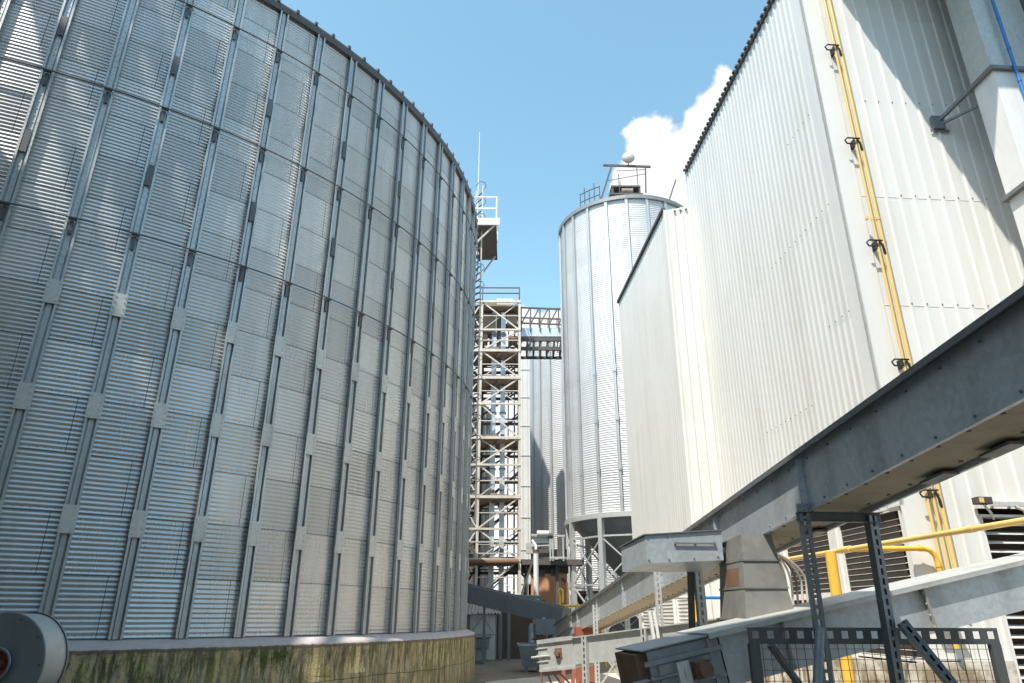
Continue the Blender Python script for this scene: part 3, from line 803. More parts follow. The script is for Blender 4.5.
m = MB(); m.tube([F(2.62, vp - .55, .55), F(3.06, vp - .12, 1.56)], .038, 12); m.build('brace', M['post'], cv)
slot_post(cv, F(2.80, 8.45, 0), F(2.80, 8.45, 2.32), M['post2'], .10, .05, -FD + FR * .2)
m = MB(); m.angle(F(2.70, 8.50, 1.2), F(2.75, 8.45, 2.30), .08, .008, FD); m.build('support_post', M['tdark'], cv)
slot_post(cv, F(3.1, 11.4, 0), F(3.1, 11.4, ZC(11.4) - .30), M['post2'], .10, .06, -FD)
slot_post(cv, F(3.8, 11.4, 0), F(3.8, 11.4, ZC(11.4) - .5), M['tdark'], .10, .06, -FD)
slot_post(cv, F(2.86, 10.2, 0), F(2.66, 10.2, 1.72), M['white'], .10, .06, -FD, 'brace', False)
slot_post(cv, F(3.1, 17, 0), F(3.1, 17, ZC(17) - .2), M['post2'], .11, .06, -FD)
slot_post(cv, F(3.85, 17, 0), F(3.85, 17, ZC(17) - .5), M['post2'], .11, .06, -FD)
m = MB()
for k in range(1):
    m.angle(F(3.1, 17, .1), F(3.85, 17, 1.1), .04, .006, FD); m.angle(F(3.85, 17.02, .1), F(3.1, 17.02, 1.1), .04, .006, FD)
m.build('brace', M['post2'], cv)
slot_post(cv, F(3.1, 22.6, 0), F(3.1, 22.6, ZC(22.6) - .5), M['post2'], .11, .06, -FD)
slot_post(cv, F(3.85, 22.6, 0), F(3.85, 22.6, ZC(22.6) - .5), M['post2'], .11, .06, -FD)

# drive housing beside the upper conveyor
t = thing('drive_housing', F(2.5, 8.0, 2.2), 'silvery sheet metal drive housing jutting out left of the upper conveyor', 'machine housing')
m = MB()
y0, y1 = 7.72, 8.35
P = [F(1.99, y0, 2.185), F(2.85, y0, 2.225), F(2.85, y0, 2.535), F(1.99, y0, 2.475), F(1.86, y1, 2.13), F(2.90, y1, 2.14), F(2.98, y1, 2.57), F(1.86, y1, 2.40)]
m.add(P, [(0, 1, 2, 3), (5, 4, 7, 6), (4, 0, 3, 7), (1, 5, 6, 2), (4, 5, 1, 0)]); hm = m
m = MB()
m.add([F(1.97, y0 - .02, 2.478), F(2.87, y0 - .02, 2.54), F(3.08, y1, 2.58), F(1.84, y1, 2.405), F(1.97, y0 - .02, 2.49), F(2.87, y0 - .02, 2.552), F(3.08, y1, 2.592), F(1.84, y1, 2.417)],
      [(0, 3, 2, 1), (4, 5, 6, 7), (0, 1, 5, 4), (1, 2, 6, 5), (2, 3, 7, 6), (3, 0, 4, 7)])
m.build('lid', M['ring'], t)
m = hm; m.cur = 1
for u, dz in ((2.02, .03), (2.24, .03), (2.52, .03), (2.79, .04), (2.02, .26), (2.24, .27)): m.bolt(F(u, y0, 2.185 + (u - 1.99) * .046 + dz), -FD, .011, .008)
m.build('casing', [M['cgalv'], M['ring']], t, whole=True)
m = MB(); zz = 2.385
m.box(F(2.54, y0 - .022, zz + .012), (.46, .014, .016), ROTF); m.box(F(2.32, y0 - .011, zz), (.02, .022, .02), ROTF); m.box(F(2.54, y0 - .011, zz + .012), (.02, .022, .02), ROTF); m.box(F(2.76, y0 - .011, zz + .02), (.02, .022, .02), ROTF); m.build('handle', M['ring'], t)
m = MB(); m.cyl(F(2.85, y0 + .12, 2.33), F(3.17, y0 + .12, 2.36), .045); m.fbox(3.0, 3.06, y0 + .0, y0 + .24, 2.24, 2.42); m.fbox(2.9, 3.2, y0 + .1, y0 + .3, 2.24, 2.28); m.build('shaft_bracket', M['ring'], t)

# discharge chute
t = thing('discharge_chute', F(3.1, 7.6, 1.5), 'grey square chute dropping from the upper conveyor onto the lower one', 'chute')
m = MB()
a = [F(2.92, 7.32, 2.46), F(3.24, 7.32, 2.46), F(3.26, 8.0, 2.42), F(2.92, 8.0, 2.42)]
b = [F(2.84, 7.25, 1.60), F(3.36, 7.25, 1.66), F(3.40, 8.0, 1.62), F(2.84, 8.0, 1.58)]
m.add(a + b, [(0, 4, 5, 1), (1, 5, 6, 2), (2, 6, 7, 3), (3, 7, 4, 0)]); m.build('casing', M['dusty'], t)
for z, e in ((1.63, .012), (1.93, .007), (2.2, .006)):
    k = (2.46 - z) / .86
    m = MB(); m.fbox(2.92 - .08 * k - e, 3.25 + .12 * k + e, 7.31 - .07 * k - e, 8.0 + e, z - .010, z + .010); m.build('joint_flange', M['dusty'], t)
m = MB(); m.add([F(2.872, 7.42, 1.95), F(2.888, 7.42, 2.13), F(2.888, 7.80, 2.13), F(2.872, 7.80, 1.95), F(2.90, 7.42, 1.95), F(2.915, 7.42, 2.13), F(2.915, 7.80, 2.13), F(2.90, 7.80, 1.95)], [(0, 1, 2, 3), (7, 6, 5, 4), (0, 4, 5, 1), (2, 6, 7, 3), (1, 5, 6, 2), (0, 3, 7, 4)]); m.build('rusty_patch', M['rusty'], t)

# lower cross conveyor
D0, D1 = Vector((1.20, 6.80, 1.375)), Vector((5.54, 7.80, 2.225))
DD = (D1 - D0); DL = DD.length; DX = DD.normalized(); DN = Vector((DX.y, -DX.x, 0)).normalized(); DZ = DN.cross(DX).normalized()
if DZ.z < 0: DZ = -DZ
lc = thing('cross_conveyor', (1.2, 6.8, 0), 'pale steel trough conveyor climbing right behind the mesh guard from its motor end', 'conveyor')
def dslab(m, s0, s1, n0, n1, z0, z1):
    vs = [D0 + DX * s + DN * n + DZ * z for s in (s0, s1) for n in (n0, n1) for z in (z0, z1)]
    m.add(vs, [(0, 1, 3, 2), (4, 6, 7, 5), (0, 4, 5, 1), (2, 3, 7, 6), (0, 2, 6, 4), (1, 5, 7, 3)])
m = MB(); dslab(m, .75, 8, -.008, 0, -.46, 0); m.build('side_panel', M['cgalv'], lc)
m = MB(); dslab(m, .75, 8, -.50, -.492, -.46, 0); m.build('side_panel', M['cgalv2'], lc)
m = MB(); dslab(m, .0, 8, -.49, -.01, -.44, -.43); m.build('belly_pan', M['belly'], lc)
m = MB(); dslab(m, .62, 8, -.58, .075, .003, .018); dslab(m, .62, 8, .067, .075, -.03, .002); m.build('top_flange', M['cgalv2'], lc)
for s in (1.42, 3.1, 4.7, 6.2):
    m = MB()
    for k in (0, 1): dslab(m, s + k * .014, s + k * .014 + .006, 0, .045, -.455, -.02)
    for k in range(4): m.bolt(D0 + DX * s + DN * .022 + DZ * (-.40 + k * .11), -DX, .012, .010)
    m.build('joint_flange', M['cgalv2'], lc)
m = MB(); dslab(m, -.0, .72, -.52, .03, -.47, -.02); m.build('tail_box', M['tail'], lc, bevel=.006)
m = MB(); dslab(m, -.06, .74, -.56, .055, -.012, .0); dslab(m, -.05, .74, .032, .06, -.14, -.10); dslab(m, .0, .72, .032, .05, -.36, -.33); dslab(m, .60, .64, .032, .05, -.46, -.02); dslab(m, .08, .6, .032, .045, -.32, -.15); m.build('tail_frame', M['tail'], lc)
m = MB(); dslab(m, .24, .36, .045, .085, -.34, -.16); dslab(m, .30, .33, .085, .10, -.30, -.20); m.build('bearing_plate', M['plate'], lc)
m = MB(); q = D0 + DX * .46 + DZ * -.25; m.cyl(q + DN * .04, q + DN * .20, .062, 18); dslab(m, .39, .53, .045, .14, -.32, -.18)
for sx in (.40, .52):
    for sz in (-.31, -.19): m.bolt(D0 + DX * sx + DN * .14 + DZ * sz, DN, .014, .012)
m.build('bearing_hub', M['rusty'], lc)
m = MB(); q = D0 + DZ * -.25 + DN * .07; m.cyl(q + DX * -.22, q + DX * .26, .013, 10); m.cyl(q + DX * -.20, q + DX * -.06, .026, 8); m.cyl(q + DX * -.03, q + DX * .0, .03, 6); m.build('tension_screw', M['ring'], lc)
m = MB(); dslab(m, -.1, .0, -.5, -.02, -.46, -.03); m.build('end_plate', M['rusty'], lc)
for s in (.6, 5.5):
    m = MB(); q = D0 + DX * s + DN * -.06; m.beam((q.x, q.y, 0), (q.x, q.y, q.z - .45), .08); q = D0 + DX * s + DN * -.44; m.beam((q.x, q.y, 0), (q.x, q.y, q.z - .45), .08); m.build('leg', M['post2'], lc)

# level conveyor further back
E0, E1 = Vector((.43, 12.0, 1.25)), Vector((3.6, 9.2, 1.74))
EX = (E1 - E0).normalized(); EN = Vector((EX.y, -EX.x, 0)).normalized(); EZ = EN.cross(EX).normalized()
if EZ.z < 0: EZ = -EZ
EL = (E1 - E0).length
ec = thing('level_conveyor', (.43, 12, 0), 'weathered pale trough conveyor under the upper conveyor, its tail end over the alley', 'conveyor')
def eslab(m, s0, s1, n0, n1, z0, z1):
    vs = [E0 + EX * s + EN * n + EZ * z for s in (s0, s1) for n in (n0, n1) for z in (z0, z1)]
    m.add(vs, [(0, 1, 3, 2), (4, 6, 7, 5), (0, 4, 5, 1), (2, 3, 7, 6), (0, 2, 6, 4), (1, 5, 7, 3)])
m = MB(); eslab(m, .7, EL, -.45, 0, -.36, 0); m.build('trough', M['cgalv2'], ec)
m = MB(); eslab(m, 0, .7, -.48, .02, -.40, .02); m.build('tail_box', M['cgalv2'], ec, bevel=.01)
m = MB(); eslab(m, .02, .72, .02, .05, -.02, .04); eslab(m, .02, .72, .02, .05, -.42, -.38); eslab(m, .7, EL, -.5, .05, .002, .02); m.build('edge_rail', M['cgalv2'], ec)
m = MB()
for z in (-.08, -.17, -.27): eslab(m, -.02, .20, .02, .04, z - .012, z)
q = E0 + EZ * -.2 + EN * .04; m.cyl(q + EX * -.12, q + EX * .25, .014, 8); m.build('tension_frame', M['plate'], ec)
m = MB(); q = E0 + EX * .42 + EZ * -.18; m.cyl(q + EN * .02, q + EN * .09, .045, 14); eslab(m, .36, .48, .02, .04, -.25, -.11); m.build('bearing_hub', M['rusty'], ec)
for s in (.95, 2.0):
    q = E0 + EX * s + EN * .06; slot_post(ec, (q.x, q.y, 0), (q.x, q.y, q.z + .02), M['post2'], .09, .05, EN, 'leg')

# dark slotted guard panel with welded mesh
gp = thing('mesh_guard', F(3.6, 6.45, 0), 'dark wire mesh guard panel with slotted top bar in the right foreground', 'guard panel')
gv = 6.42; gu0, gu1 = 2.52, 4.82; gz = 1.565; gh = .135
m = MB()
m.fbox(gu0, gu1, gv, gv + .012, gz - .028, gz); m.fbox(gu0, gu1, gv, gv + .012, gz - gh, gz - gh + .045)
n = 17; st = (gu1 - gu0) / n
for i in range(n + 1):
    u = gu0 + i * st; m.fbox(max(gu0, u - .036), min(gu1, u + .036), gv + .001, gv + .011, gz - gh + .04, gz - .024)
m.fbox(gu0, gu1, gv + .012, gv + .05, gz - .012, gz - .002)
m.build('top_bar', M['guard'], gp)
for u in (gu0, gu1 - .09):
    m = MB(); m.fbox(u, u + .09, gv - .006, gv + .05, 0, gz - gh + .002); m.build('upright', M['guard'], gp)
m = MB()
u = gu0 + .12
while u < gu1 - .1: m.fbox(u - .002, u + .002, gv + .02, gv + .026, .1, gz - gh); u += .076
z = .2
while z < gz - gh: m.fbox(gu0 + .05, gu1 - .05, gv + .026, gv + .032, z - .002, z + .002); z += .085
m.build('wire_mesh', M['guard'], gp, whole=True)
m = MB(); m.beam(F(2.75, gv + .1, 1.42), F(3.2, gv + .35, .9), .06, .04); m.build('stay', M['guard'], gp)

# grey hoses over the louvres
hb = thing('cable_bundle', F(5.6, 14.0, 2.6), 'bundle of grey cables arching from the chute and hanging in front of the louvres', 'cables')
for k in range(6):
    m = MB(); o = k * .085
    p = [F(4.6, 11.2 + o * .3, 2.66 - k * .02), F(4.9 + o * .3, 11.6 + o * .2, 2.78 - k * .02), F(5.25 + o * .5, 11.9, 2.66 - k * .015), F(5.42 + o, 12.1, 2.30), F(5.44 + o, 12.15, 1.8), F(5.42 + o + .02 * (k % 2), 12.15, 0.6)]
    pts = []
    for i in range(len(p) - 1):                                        # Catmull-Rom
        q0 = p[max(0, i - 1)]; q1 = p[i]; q2 = p[i + 1]; q3 = p[min(len(p) - 1, i + 2)]
        for j in range(6):
            tt = j / 6; pts.append(.5 * ((2 * q1) + (q2 - q0) * tt + (2 * q0 - 5 * q1 + 4 * q2 - q3) * tt ** 2 + (3 * q1 - q0 - 3 * q2 + q3) * tt ** 3))
    m.tube(pts + [p[-1]], .019, 8); m.build('cable', M['hose'] if k % 3 else M['tdark'], hb)
# conduits by the front louvre and floodlight
cd = thing('conduit', F(9.2, VC - .1, 2), 'pair of pale flexible conduits hanging over the front louvre near the floodlight', 'conduit')
for k in range(2):
    u = 9.55 + k * .33
    m = MB(); m.tube([F(u - .12, VC - .10, 3.42), F(u, VC - .12, 3.36), F(u + .06, VC - .12, 3.15), F(u + .12, VC - .12, 1.9)], .03, 8); m.build('tube', M['hose'], cd)
m = MB(); m.fbox(9.0, 10.3, VC - .12, VC - .05, 3.43, 3.50); m.build('tray', M['plate'], cd)
fl = thing('wall_lamp', F(8.75, VC - .2, 3.45), 'small dark bulkhead lamp on a bent arm above the front louvre', 'lamp')
m = MB(); m.fbox(8.66, 8.92, VC - .26, VC - .10, 3.44, 3.56); m.build('housing', M['gutter'], fl, bevel=.01)
m = MB(); m.tube([F(8.80, VC - .18, 3.44), F(8.88, VC - .2, 3.30), F(9.02, VC - .05, 3.22)], .02, 8); m.build('arm', M['plate'], fl)
m = MB(); m.fbox(8.68, 8.76, VC - .268, VC - .26, 3.46, 3.54); m.build('lens', M['ochre'], fl)
hx = thing('sheet_hood', F(7.55, VC - .3, 1.8), 'small stained white sheet hood on the wall under the yellow elbow pipe', 'hood')
m = MB()
P = [F(7.50, VC - .04, 1.7), F(7.86, VC - .04, 1.7), F(7.86, VC - .26, 1.7), F(7.50, VC - .26, 1.7), F(7.56, VC - .04, 2.28), F(7.84, VC - .04, 2.28), F(7.84, VC - .12, 2.24), F(7.56, VC - .12, 2.24)]
m.add(P, [(0, 1, 2, 3), (4, 7, 6, 5), (3, 2, 6, 7), (0, 3, 7, 4), (1, 5, 6, 2), (0, 4, 5, 1)]); m.build('shell', M['stain'], hx, bevel=.006)
m = MB(); m.fbox(7.47, 7.89, VC - .28, VC - .038, 1.68, 1.70); m.build('rim', M['flash'], hx)
bp = thing('water_pipe', F(4.2, 12.6, 1.9), 'short blue pipe lying level under the upper conveyor beside the louvres', 'pipe')
m = MB(); m.tube([F(4.6, 13.9, 1.99), F(5.6, 13.9, 1.99)], .03, 10); m.build('pipe', M['blue'], bp)
m = MB(); m.tube([F(3.5, 13.9, 1.99), F(4.6, 13.9, 1.99)], .032, 10); m.tube([F(5.6, 13.9, 1.99), F(6.3, 13.9, 1.99)], .028, 8); m.build('sleeve', M['hose'], bp)

# ------------------------------------------------------------------ centrifugal fan, bottom left
fc = Vector((-4.92, 7.3, 1.20)); ft = thing('blower_fan', (-5.03, 7.4, 0), 'grey centrifugal blower with round scroll casing at the lower left corner', 'fan')
AX = Matrix(((1, 0, 0), (0, 0, 1), (0, -1, 0)))     # local z -> +Y
AX = Matrix.Rotation(R(-4), 3, 'Z') @ AX
m = MB(); m.lathe([(.455, .0), (.455, .33)], fc, 72, axis=AX); m.build('scroll', M['fanrim'], ft)
m = MB(); m.lathe([(.13, .02), (.45, .0), (.468, -.004), (.468, .012), (.45, .014)], fc, 72, axis=AX); m.lathe([(.468, .32), (.468, .338), (.45, .34), (0, .34)], fc, 72, axis=AX); fm = m
m = MB(); m.lathe([(.155, -.03), (.148, -.045), (.125, -.03), (.12, .06)], fc, 40, axis=AX); m.build('inlet_ring', M['fan'], ft)
m = MB()
m.lathe([(.0, .055), (.125, .06)], fc, 32, axis=AX); m.lathe([(0, .02), (.045, .03), (.05, .06)], fc, 20, axis=AX)
m.build('impeller', M['redsteel'], ft)
m = fm; m.cur = 1
for k in range(10):
    a = 2 * PI * k / 10; p = fc + AX @ Vector((.42 * math.cos(a), .42 * math.sin(a), .0)); m.bolt(p, AX @ Vector((0, 0, -1)), .014, .01)
m.build('side_plate', [M['fan'], M['ring']], ft, whole=True)
m = MB(); m.box(fc + Vector((-.5, .2, .22)), (.9, .36, .40)); m.build('outlet_duct', M['fanrim'], ft)
for dx in (-.32, .32):
    m = MB(); m.box((fc.x + dx, fc.y + .2, .45), (.07, .34, .9)); m.build('foot', M['fan'], ft)
m = MB(); m.box((fc.x, fc.y + .2, .04), (1.0, .5, .08)); m.build('base_frame', M['fan'], ft)

# ------------------------------------------------------------------ round hopper silo on legs (behind the low building)
HX, HY, HR, HZ0, HZ1 = 7.0, 37.4, 4.0, 6.3, 23.75
hs = thing('hopper_silo', (HX, HY, 0), 'slim bright round silo on braced legs, machinery on its roof', 'silo')
hc = Vector((HX, HY, 0)); NB = 22
bin_wall(hc, HR, HZ0, HZ1, .12, .010, 88, per=6).build('wall', M['plume'], hs)
m = MB(); m.box((HR + .06, 0, (HZ0 + HZ1) / 2), (.07, .12, HZ1 - HZ0)); m.box((HR + .10, .06, (HZ0 + HZ1) / 2), (.04, .02, HZ1 - HZ0)); m.box((HR + .10, -.06, (HZ0 + HZ1) / 2), (.04, .02, HZ1 - HZ0))
for z in (8.5, 11.0, 13.6): m.box((HR + .12, 0, z), (.02, .20, .38))
hr = m.build('stiffener', M['rib'], hs, local=True)
for k in range(1, NB):
    o = hr.copy(); col.objects.link(o); o.parent = hs; o.rotation_euler.z = 2 * PI * k / NB
m = MB(); m.lathe([(HR - .1, HZ1 - .1), (HR + .14, HZ1 - .1), (HR + .16, HZ1 + .12), (HR, HZ1 + .16), (.9, HZ1 + 1.7), (.9, HZ1 + 2.0), (0, HZ1 + 2.0)], hc, 66, smooth=False); m.build('roof', M['roof'], hs)
m = MB(); m.lathe([(HR + .0, HZ0 - .22), (HR + .17, HZ0 - .22), (HR + .17, HZ0 + .02), (HR, HZ0 + .02)], hc, 66, smooth=False); m.build('ring_beam', M['post2'], hs)
m = MB(); m.lathe([(HR - .1, HZ0 - .05), (.45, HZ0 - 3.8), (.45, HZ0 - 4.2)], hc, 44); m.build('hopper_cone', M['slate'], hs)
for k in range(11):
    a = 2 * PI * (2 * k) / NB; p = hc + Vector((math.cos(a), math.sin(a), 0)) * (HR + .06)
    m = MB(); m.box((p.x, p.y, (HZ0 - .2) / 2), (.24, .24, HZ0 - .2), Matrix.Rotation(a, 3, 'Z')); m.build('leg', M['post2'], hs)
    a2 = 2 * PI * (2 * k + 2) / NB; q = hc + Vector((math.cos(a2), math.sin(a2), 0)) * (HR + .06)
    m = MB()
    for z0, z1 in ((1.0, 3.0), (3.1, 5.2)):
        m.beam((p.x, p.y, z0), (q.x, q.y, z1), .06); m.beam((p.x, p.y, z1), (q.x, q.y, z0), .06); m.beam((p.x, p.y, z1 + .05), (q.x, q.y, z1 + .05), .08)
    m.build('brace', M['post2'], hs)
# roof machinery
rm = thing('roof_machinery', (6.3, 34.6, HZ1), 'dark framed machinery with white hood and orange motor on the round silo roof', 'machinery')
z = HZ1 + .3
m = MB(); m.box((6.55, 34.4, z + .75), (1.7, 1.2, .10)); m.box((6.55, 34.4, z + .2), (1.9, 1.3, .10))
for x in (5.75, 7.35):
    for y in (33.9, 35.0): m.beam((x, y, z - .3), (x, y, z + .8), .09)
for k in range(5): m.beam((5.8 + k * .38, 33.85, z + .2), (5.8 + k * .38, 33.85, z + .75), .05)
m.build('frame', M['tdark'], rm)
m = MB(); m.box((6.6, 34.5, z + 1.05), (.8, .7, .55)); m.box((6.0, 34.4, z + .95), (.6, .5, .45)); m.build('hood', M['white'], rm, bevel=.05)
m = MB(); m.cyl((6.3, 33.95, z + .45), (6.95, 33.95, z + .45), .20, 14); m.build('motor', M['deck'], rm)
gt = thing('hoist_gantry', (6.2, 34.0, HZ1), 'thin raked gantry with cross bar and round lamp above the silo roof', 'gantry')
m = MB(); zt = HZ1 + 2.65
m.beam((5.05, 34.1, HZ1 + .1), (5.85, 34.1, zt), .10); m.beam((7.75, 34.1, HZ1 + .8), (7.85, 34.1, zt), .07)
m.build('post', M['tdark'], gt)
m = MB(); m.beam((5.35, 34.1, zt + .05), (8.15, 34.1, zt - .05), .11); m.build('cross_bar', M['tdark'], gt)
m = MB(); m.beam((5.5, 34.1, HZ1 + 1.6), (7.8, 34.1, HZ1 + 2.1), .03); m.beam((6.1, 34.1, HZ1 + 2.3), (7.8, 34.1, HZ1 + 2.4), .03); m.beam((6.2, 34.0, HZ1 + .8), (6.2, 34.0, HZ1 + 2.0), .04); m.beam((7.3, 34.0, HZ1 + .8), (7.3, 34.0, HZ1 + 2.6), .04); m.build('rail', M['tdark'], gt)
m = MB(); m.lathe([(0, -.16), (.30, -.14), (.38, 0), (.30, .14), (0, .16)], (6.85, 34.0, zt + .52), 24, axis=AX); m.beam((6.85, 34.1, zt), (6.85, 34.1, zt + .2), .06); m.build('lamp', M['hose'], gt)
rl = thing('roof_railing', (4.5, 34.9, HZ1), 'short thin post railing at the left of the round silo roof', 'railing')
m = MB()
for k in range(5):
    a = R(-120 - k * 5); p = hc + Vector((math.cos(a), math.sin(a), 0)) * (HR - .1); m.beam((p.x, p.y, HZ1), (p.x, p.y, HZ1 + 1.2 + .3 * (k % 2)), .05)
m.build('post', M['tdark'], rl)
m = MB()
for z in (.6, 1.15):
    m.tube([hc + Vector((math.cos(R(-120 - k * 5)) * (HR - .1), math.sin(R(-120 - k * 5)) * (HR - .1), HZ1 + z)) for k in range(5)], .03, 6)
m.build('rail', M['tdark'], rl)
rb = thing('roof_stay', (9.2, 34.6, HZ1), 'thin leaning stay rod on the silo roof next to the white building', 'stay')
m = MB(); m.beam((9.0, 34.4, HZ1 + .1), (9.65, 34.4, HZ1 + 1.9), .08); m.build('rod', M['tdark'], rb)
m = MB(); m.box((9.0, 34.4, HZ1 + .15), (.9, .4, .25)); m.box((8.0, 34.0, HZ1 + .2), (.5, .4, .25)); m.build('foot', M['tdark'], rb)

# ------------------------------------------------------------------ far silo
FX, FY, FRR = 6.2, 52.0, 5.0
fs = thing('far_silo', (FX, FY, 0), 'distant ribbed silo seen in the gap behind the lattice tower, mostly in shade', 'silo')
fcn = Vector((FX, FY, 0))
bin_wall(fcn, FRR, 3, 21.6, .14, .012, 90, per=6).build('wall', M['far'], fs)
m = MB(); m.box((FRR + .08, 0, 12.3), (.12, .16, 18.6)); fr = m.build('stiffener', M['rib'], fs, local=True)
for k in range(1, 30):
    o = fr.copy(); col.objects.link(o); o.parent = fs; o.rotation_euler.z = 2 * PI * k / 30
m = MB(); m.lathe([(FRR + .12, 21.5), (FRR + .12, 21.75), (.5, 23.5), (0, 23.5)], fcn, 60); m.build('roof', M['roof'], fs)
m = MB(); m.lathe([(FRR - .1, 0), (FRR - .1, 3.05), (FRR + .2, 3.05), (FRR + .2, 3.2)], fcn, 60); m.build('base', M['tdark'], fs)
# unseen block added behind the first silo to shade the far silo
hh = thing('shade_block', (-6.0, 42.5, 0), 'tall unseen block added behind the large left silo to shade the far silo', 'building')
m = MB(); m.box((-6.4, 42.6, 14), (6.0, 4.6, 28)); m.build('wall', M['flash'], hh)
m = MB(); m.box((-6.4, 42.6, 28.1), (6.4, 5.0, .25)); m.build('roof', M['roof'], hh)

# ------------------------------------------------------------------ lattice tower
TX0, TX1, TY0, TY1 = -1.72, .42, 36.0, 38.3
tw = thing('lattice_tower', ((TX0 + TX1) / 2, 37, 0), 'cream painted lattice tower with rusty decks in the gap between the silos', 'tower')
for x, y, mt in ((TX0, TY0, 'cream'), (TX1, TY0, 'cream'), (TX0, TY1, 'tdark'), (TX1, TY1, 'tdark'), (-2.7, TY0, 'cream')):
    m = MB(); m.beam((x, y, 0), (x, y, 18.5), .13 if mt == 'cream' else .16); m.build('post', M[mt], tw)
LV = [(18.40, 1), (16.65, 0), (15.4, 1), (13.80, 1), (12.31, 0), (10.44, 1), (9.0, 0), (7.34, 1), (5.74, 0), (4.24, 1), (2.6, 0)]
for z, deck in LV:
    m = MB(); m.beam((-2.7, TY0 - .05, z), (TX1 + .06, TY0 - .05, z), .10, .14 if deck else .10); m.build('girt', M['cream'], tw)
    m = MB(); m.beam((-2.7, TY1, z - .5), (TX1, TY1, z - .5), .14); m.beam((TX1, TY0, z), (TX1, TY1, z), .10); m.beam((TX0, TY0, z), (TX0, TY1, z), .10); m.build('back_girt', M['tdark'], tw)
    if deck and z < 18:
        m = MB(); m.box((-1.15, 37.15, z - .10), (3.1, 2.2, .05))
        for k in range(4): m.beam((-2.5 + k * .9, TY0 + .05, z - .17), (-3.4 + k * .9, TY1, z - .17), .10)
        random.seed(int(z * 10))
        for k in range(14): m.box((-2.5 + random.random() * 2.6, TY0 + .05 + random.random() * .6, z + .02 + random.random() * .08), (.3 + random.random() * .5, .3, .08 + random.random() * .16))
        m.build('deck', M['deck'], tw)
zs = [l[0] for l in LV]
for i in range(len(zs) - 1):
    za, zb = zs[i + 1], zs[i]
    m = MB()
    if i % 2: m.beam((TX0, TY0, za), (TX1, TY0, zb), .075)
    else: m.beam((TX0, TY0, zb), (TX1, TY0, za), .075)
    m.beam((-2.7, TY0, za), (TX0, TY0, zb), .07); m.beam((-2.7, TY0, zb), (TX0, TY0, za), .07)
    if i % 3 != 1: m.beam((TX0, TY0 + .06, zb), (TX1, TY0 + .06, za), .04); m.beam((TX0, TY0 + .06, za), (TX1, TY0 + .06, zb), .04)
    m.beam((TX0, TY0 - .02, (za + zb) / 2), (TX1, TY0 - .02, (za + zb) / 2), .045)
    m.build('brace', M['cream'], tw)
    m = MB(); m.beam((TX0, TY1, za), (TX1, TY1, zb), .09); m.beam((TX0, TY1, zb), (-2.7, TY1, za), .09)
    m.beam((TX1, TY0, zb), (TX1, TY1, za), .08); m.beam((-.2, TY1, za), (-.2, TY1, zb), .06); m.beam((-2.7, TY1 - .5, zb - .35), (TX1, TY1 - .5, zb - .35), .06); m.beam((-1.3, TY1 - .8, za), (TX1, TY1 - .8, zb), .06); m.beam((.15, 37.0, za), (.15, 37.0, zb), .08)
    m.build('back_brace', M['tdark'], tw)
m = MB()
for z in (18.95, 19.3):
    m.beam((-2.7, TY0, z), (TX1, TY0, z), .06); m.beam((TX1, TY0, z), (TX1, TY1, z), .06)
for x in (-2.7, -1.7, TX1): m.beam((x, TY0, 18.4), (x, TY0, 19.33), .06)
m.build('railing', M['tdark'], tw)
m = MB(); m.box((-1.15, 37.2, 18.25), (3.1, 2.1, .08)); m.build('deck', M['deck'], tw)
# machines on tower
dm = thing('drive_drum', (-.3, 37, 18.3), 'white rounded drive drum standing on the top deck of the lattice tower', 'machine')
m = MB(); m.cyl((-.9, 37, 18.65), (.05, 37, 18.65), .38, 20); m.build('drum', M['white'], dm)
m = MB(); m.box((-1.2, 37, 18.5), (.6, .5, .5)); m.build('gearbox', M['deck'], dm, bevel=.05)
eh = thing('hoist_machine', (-.6, 37, 17), 'rusty brown hoist machinery in the top storey of the lattice tower', 'machine')
m = MB(); m.box((-1.6, 37.2, 17.4), (1.3, 1.0, 1.2)); m.box((.0, 37.0, 17.6), (.6, .8, .7)); m.box((-1.9, 36.6, 16.3), (1.0, .7, .5)); m.build('casing', M['deck'], eh, bevel=.04)
m = MB(); m.cyl((-.2, 36.5, 16.2), (.3, 36.5, 16.2), .28, 16); m.box((-.9, 37.3, 16.9), (.8, .8, 2.0)); m.build('motor', M['rusty'], eh)
for px, lab in ((-1.02, 'left'), (-.50, 'right')):
    t = thing('bucket_elevator', (px, 36.9, 0), 'pale blue square elevator leg inside the lattice tower, %s one of the pair' % lab, 'duct', 'elevator legs in the lattice tower')
    m = MB(); m.box((px, 36.9, 9.1), (.27, .30, 18.0)); m.build('casing', M['duct'], t)
    m = MB()
    for k in range(11): m.box((px, 36.9, 1.2 + k * 1.55), (.36, .38, .05))
    m.build('flange', M['ring'], t)
    m = MB()
    for k in range(6): m.box((px, 36.74, 1.7 + k * 3.0), (.2, .02, .3))
    m.build('hatch', M['slate'], t)
t = thing('vent_column', (.88, 44.3, 0), 'tall white panelled column standing between the lattice tower and shaded far silo', 'duct')
m = MB(); m.box((.88, 44.3, 9.0), (.64, .6, 18.0)); m.build('casing', M['white'], t)
m = MB()
for k in range(9): m.box((.88, 44.3, 1.5 + k * 1.95), (.68, .66, .05))
for x in (.72, 1.04): m.box((x, 43.99, 9.0), (.03, .02, 18.0))
m.build('joint_strip', M['plate'], t)
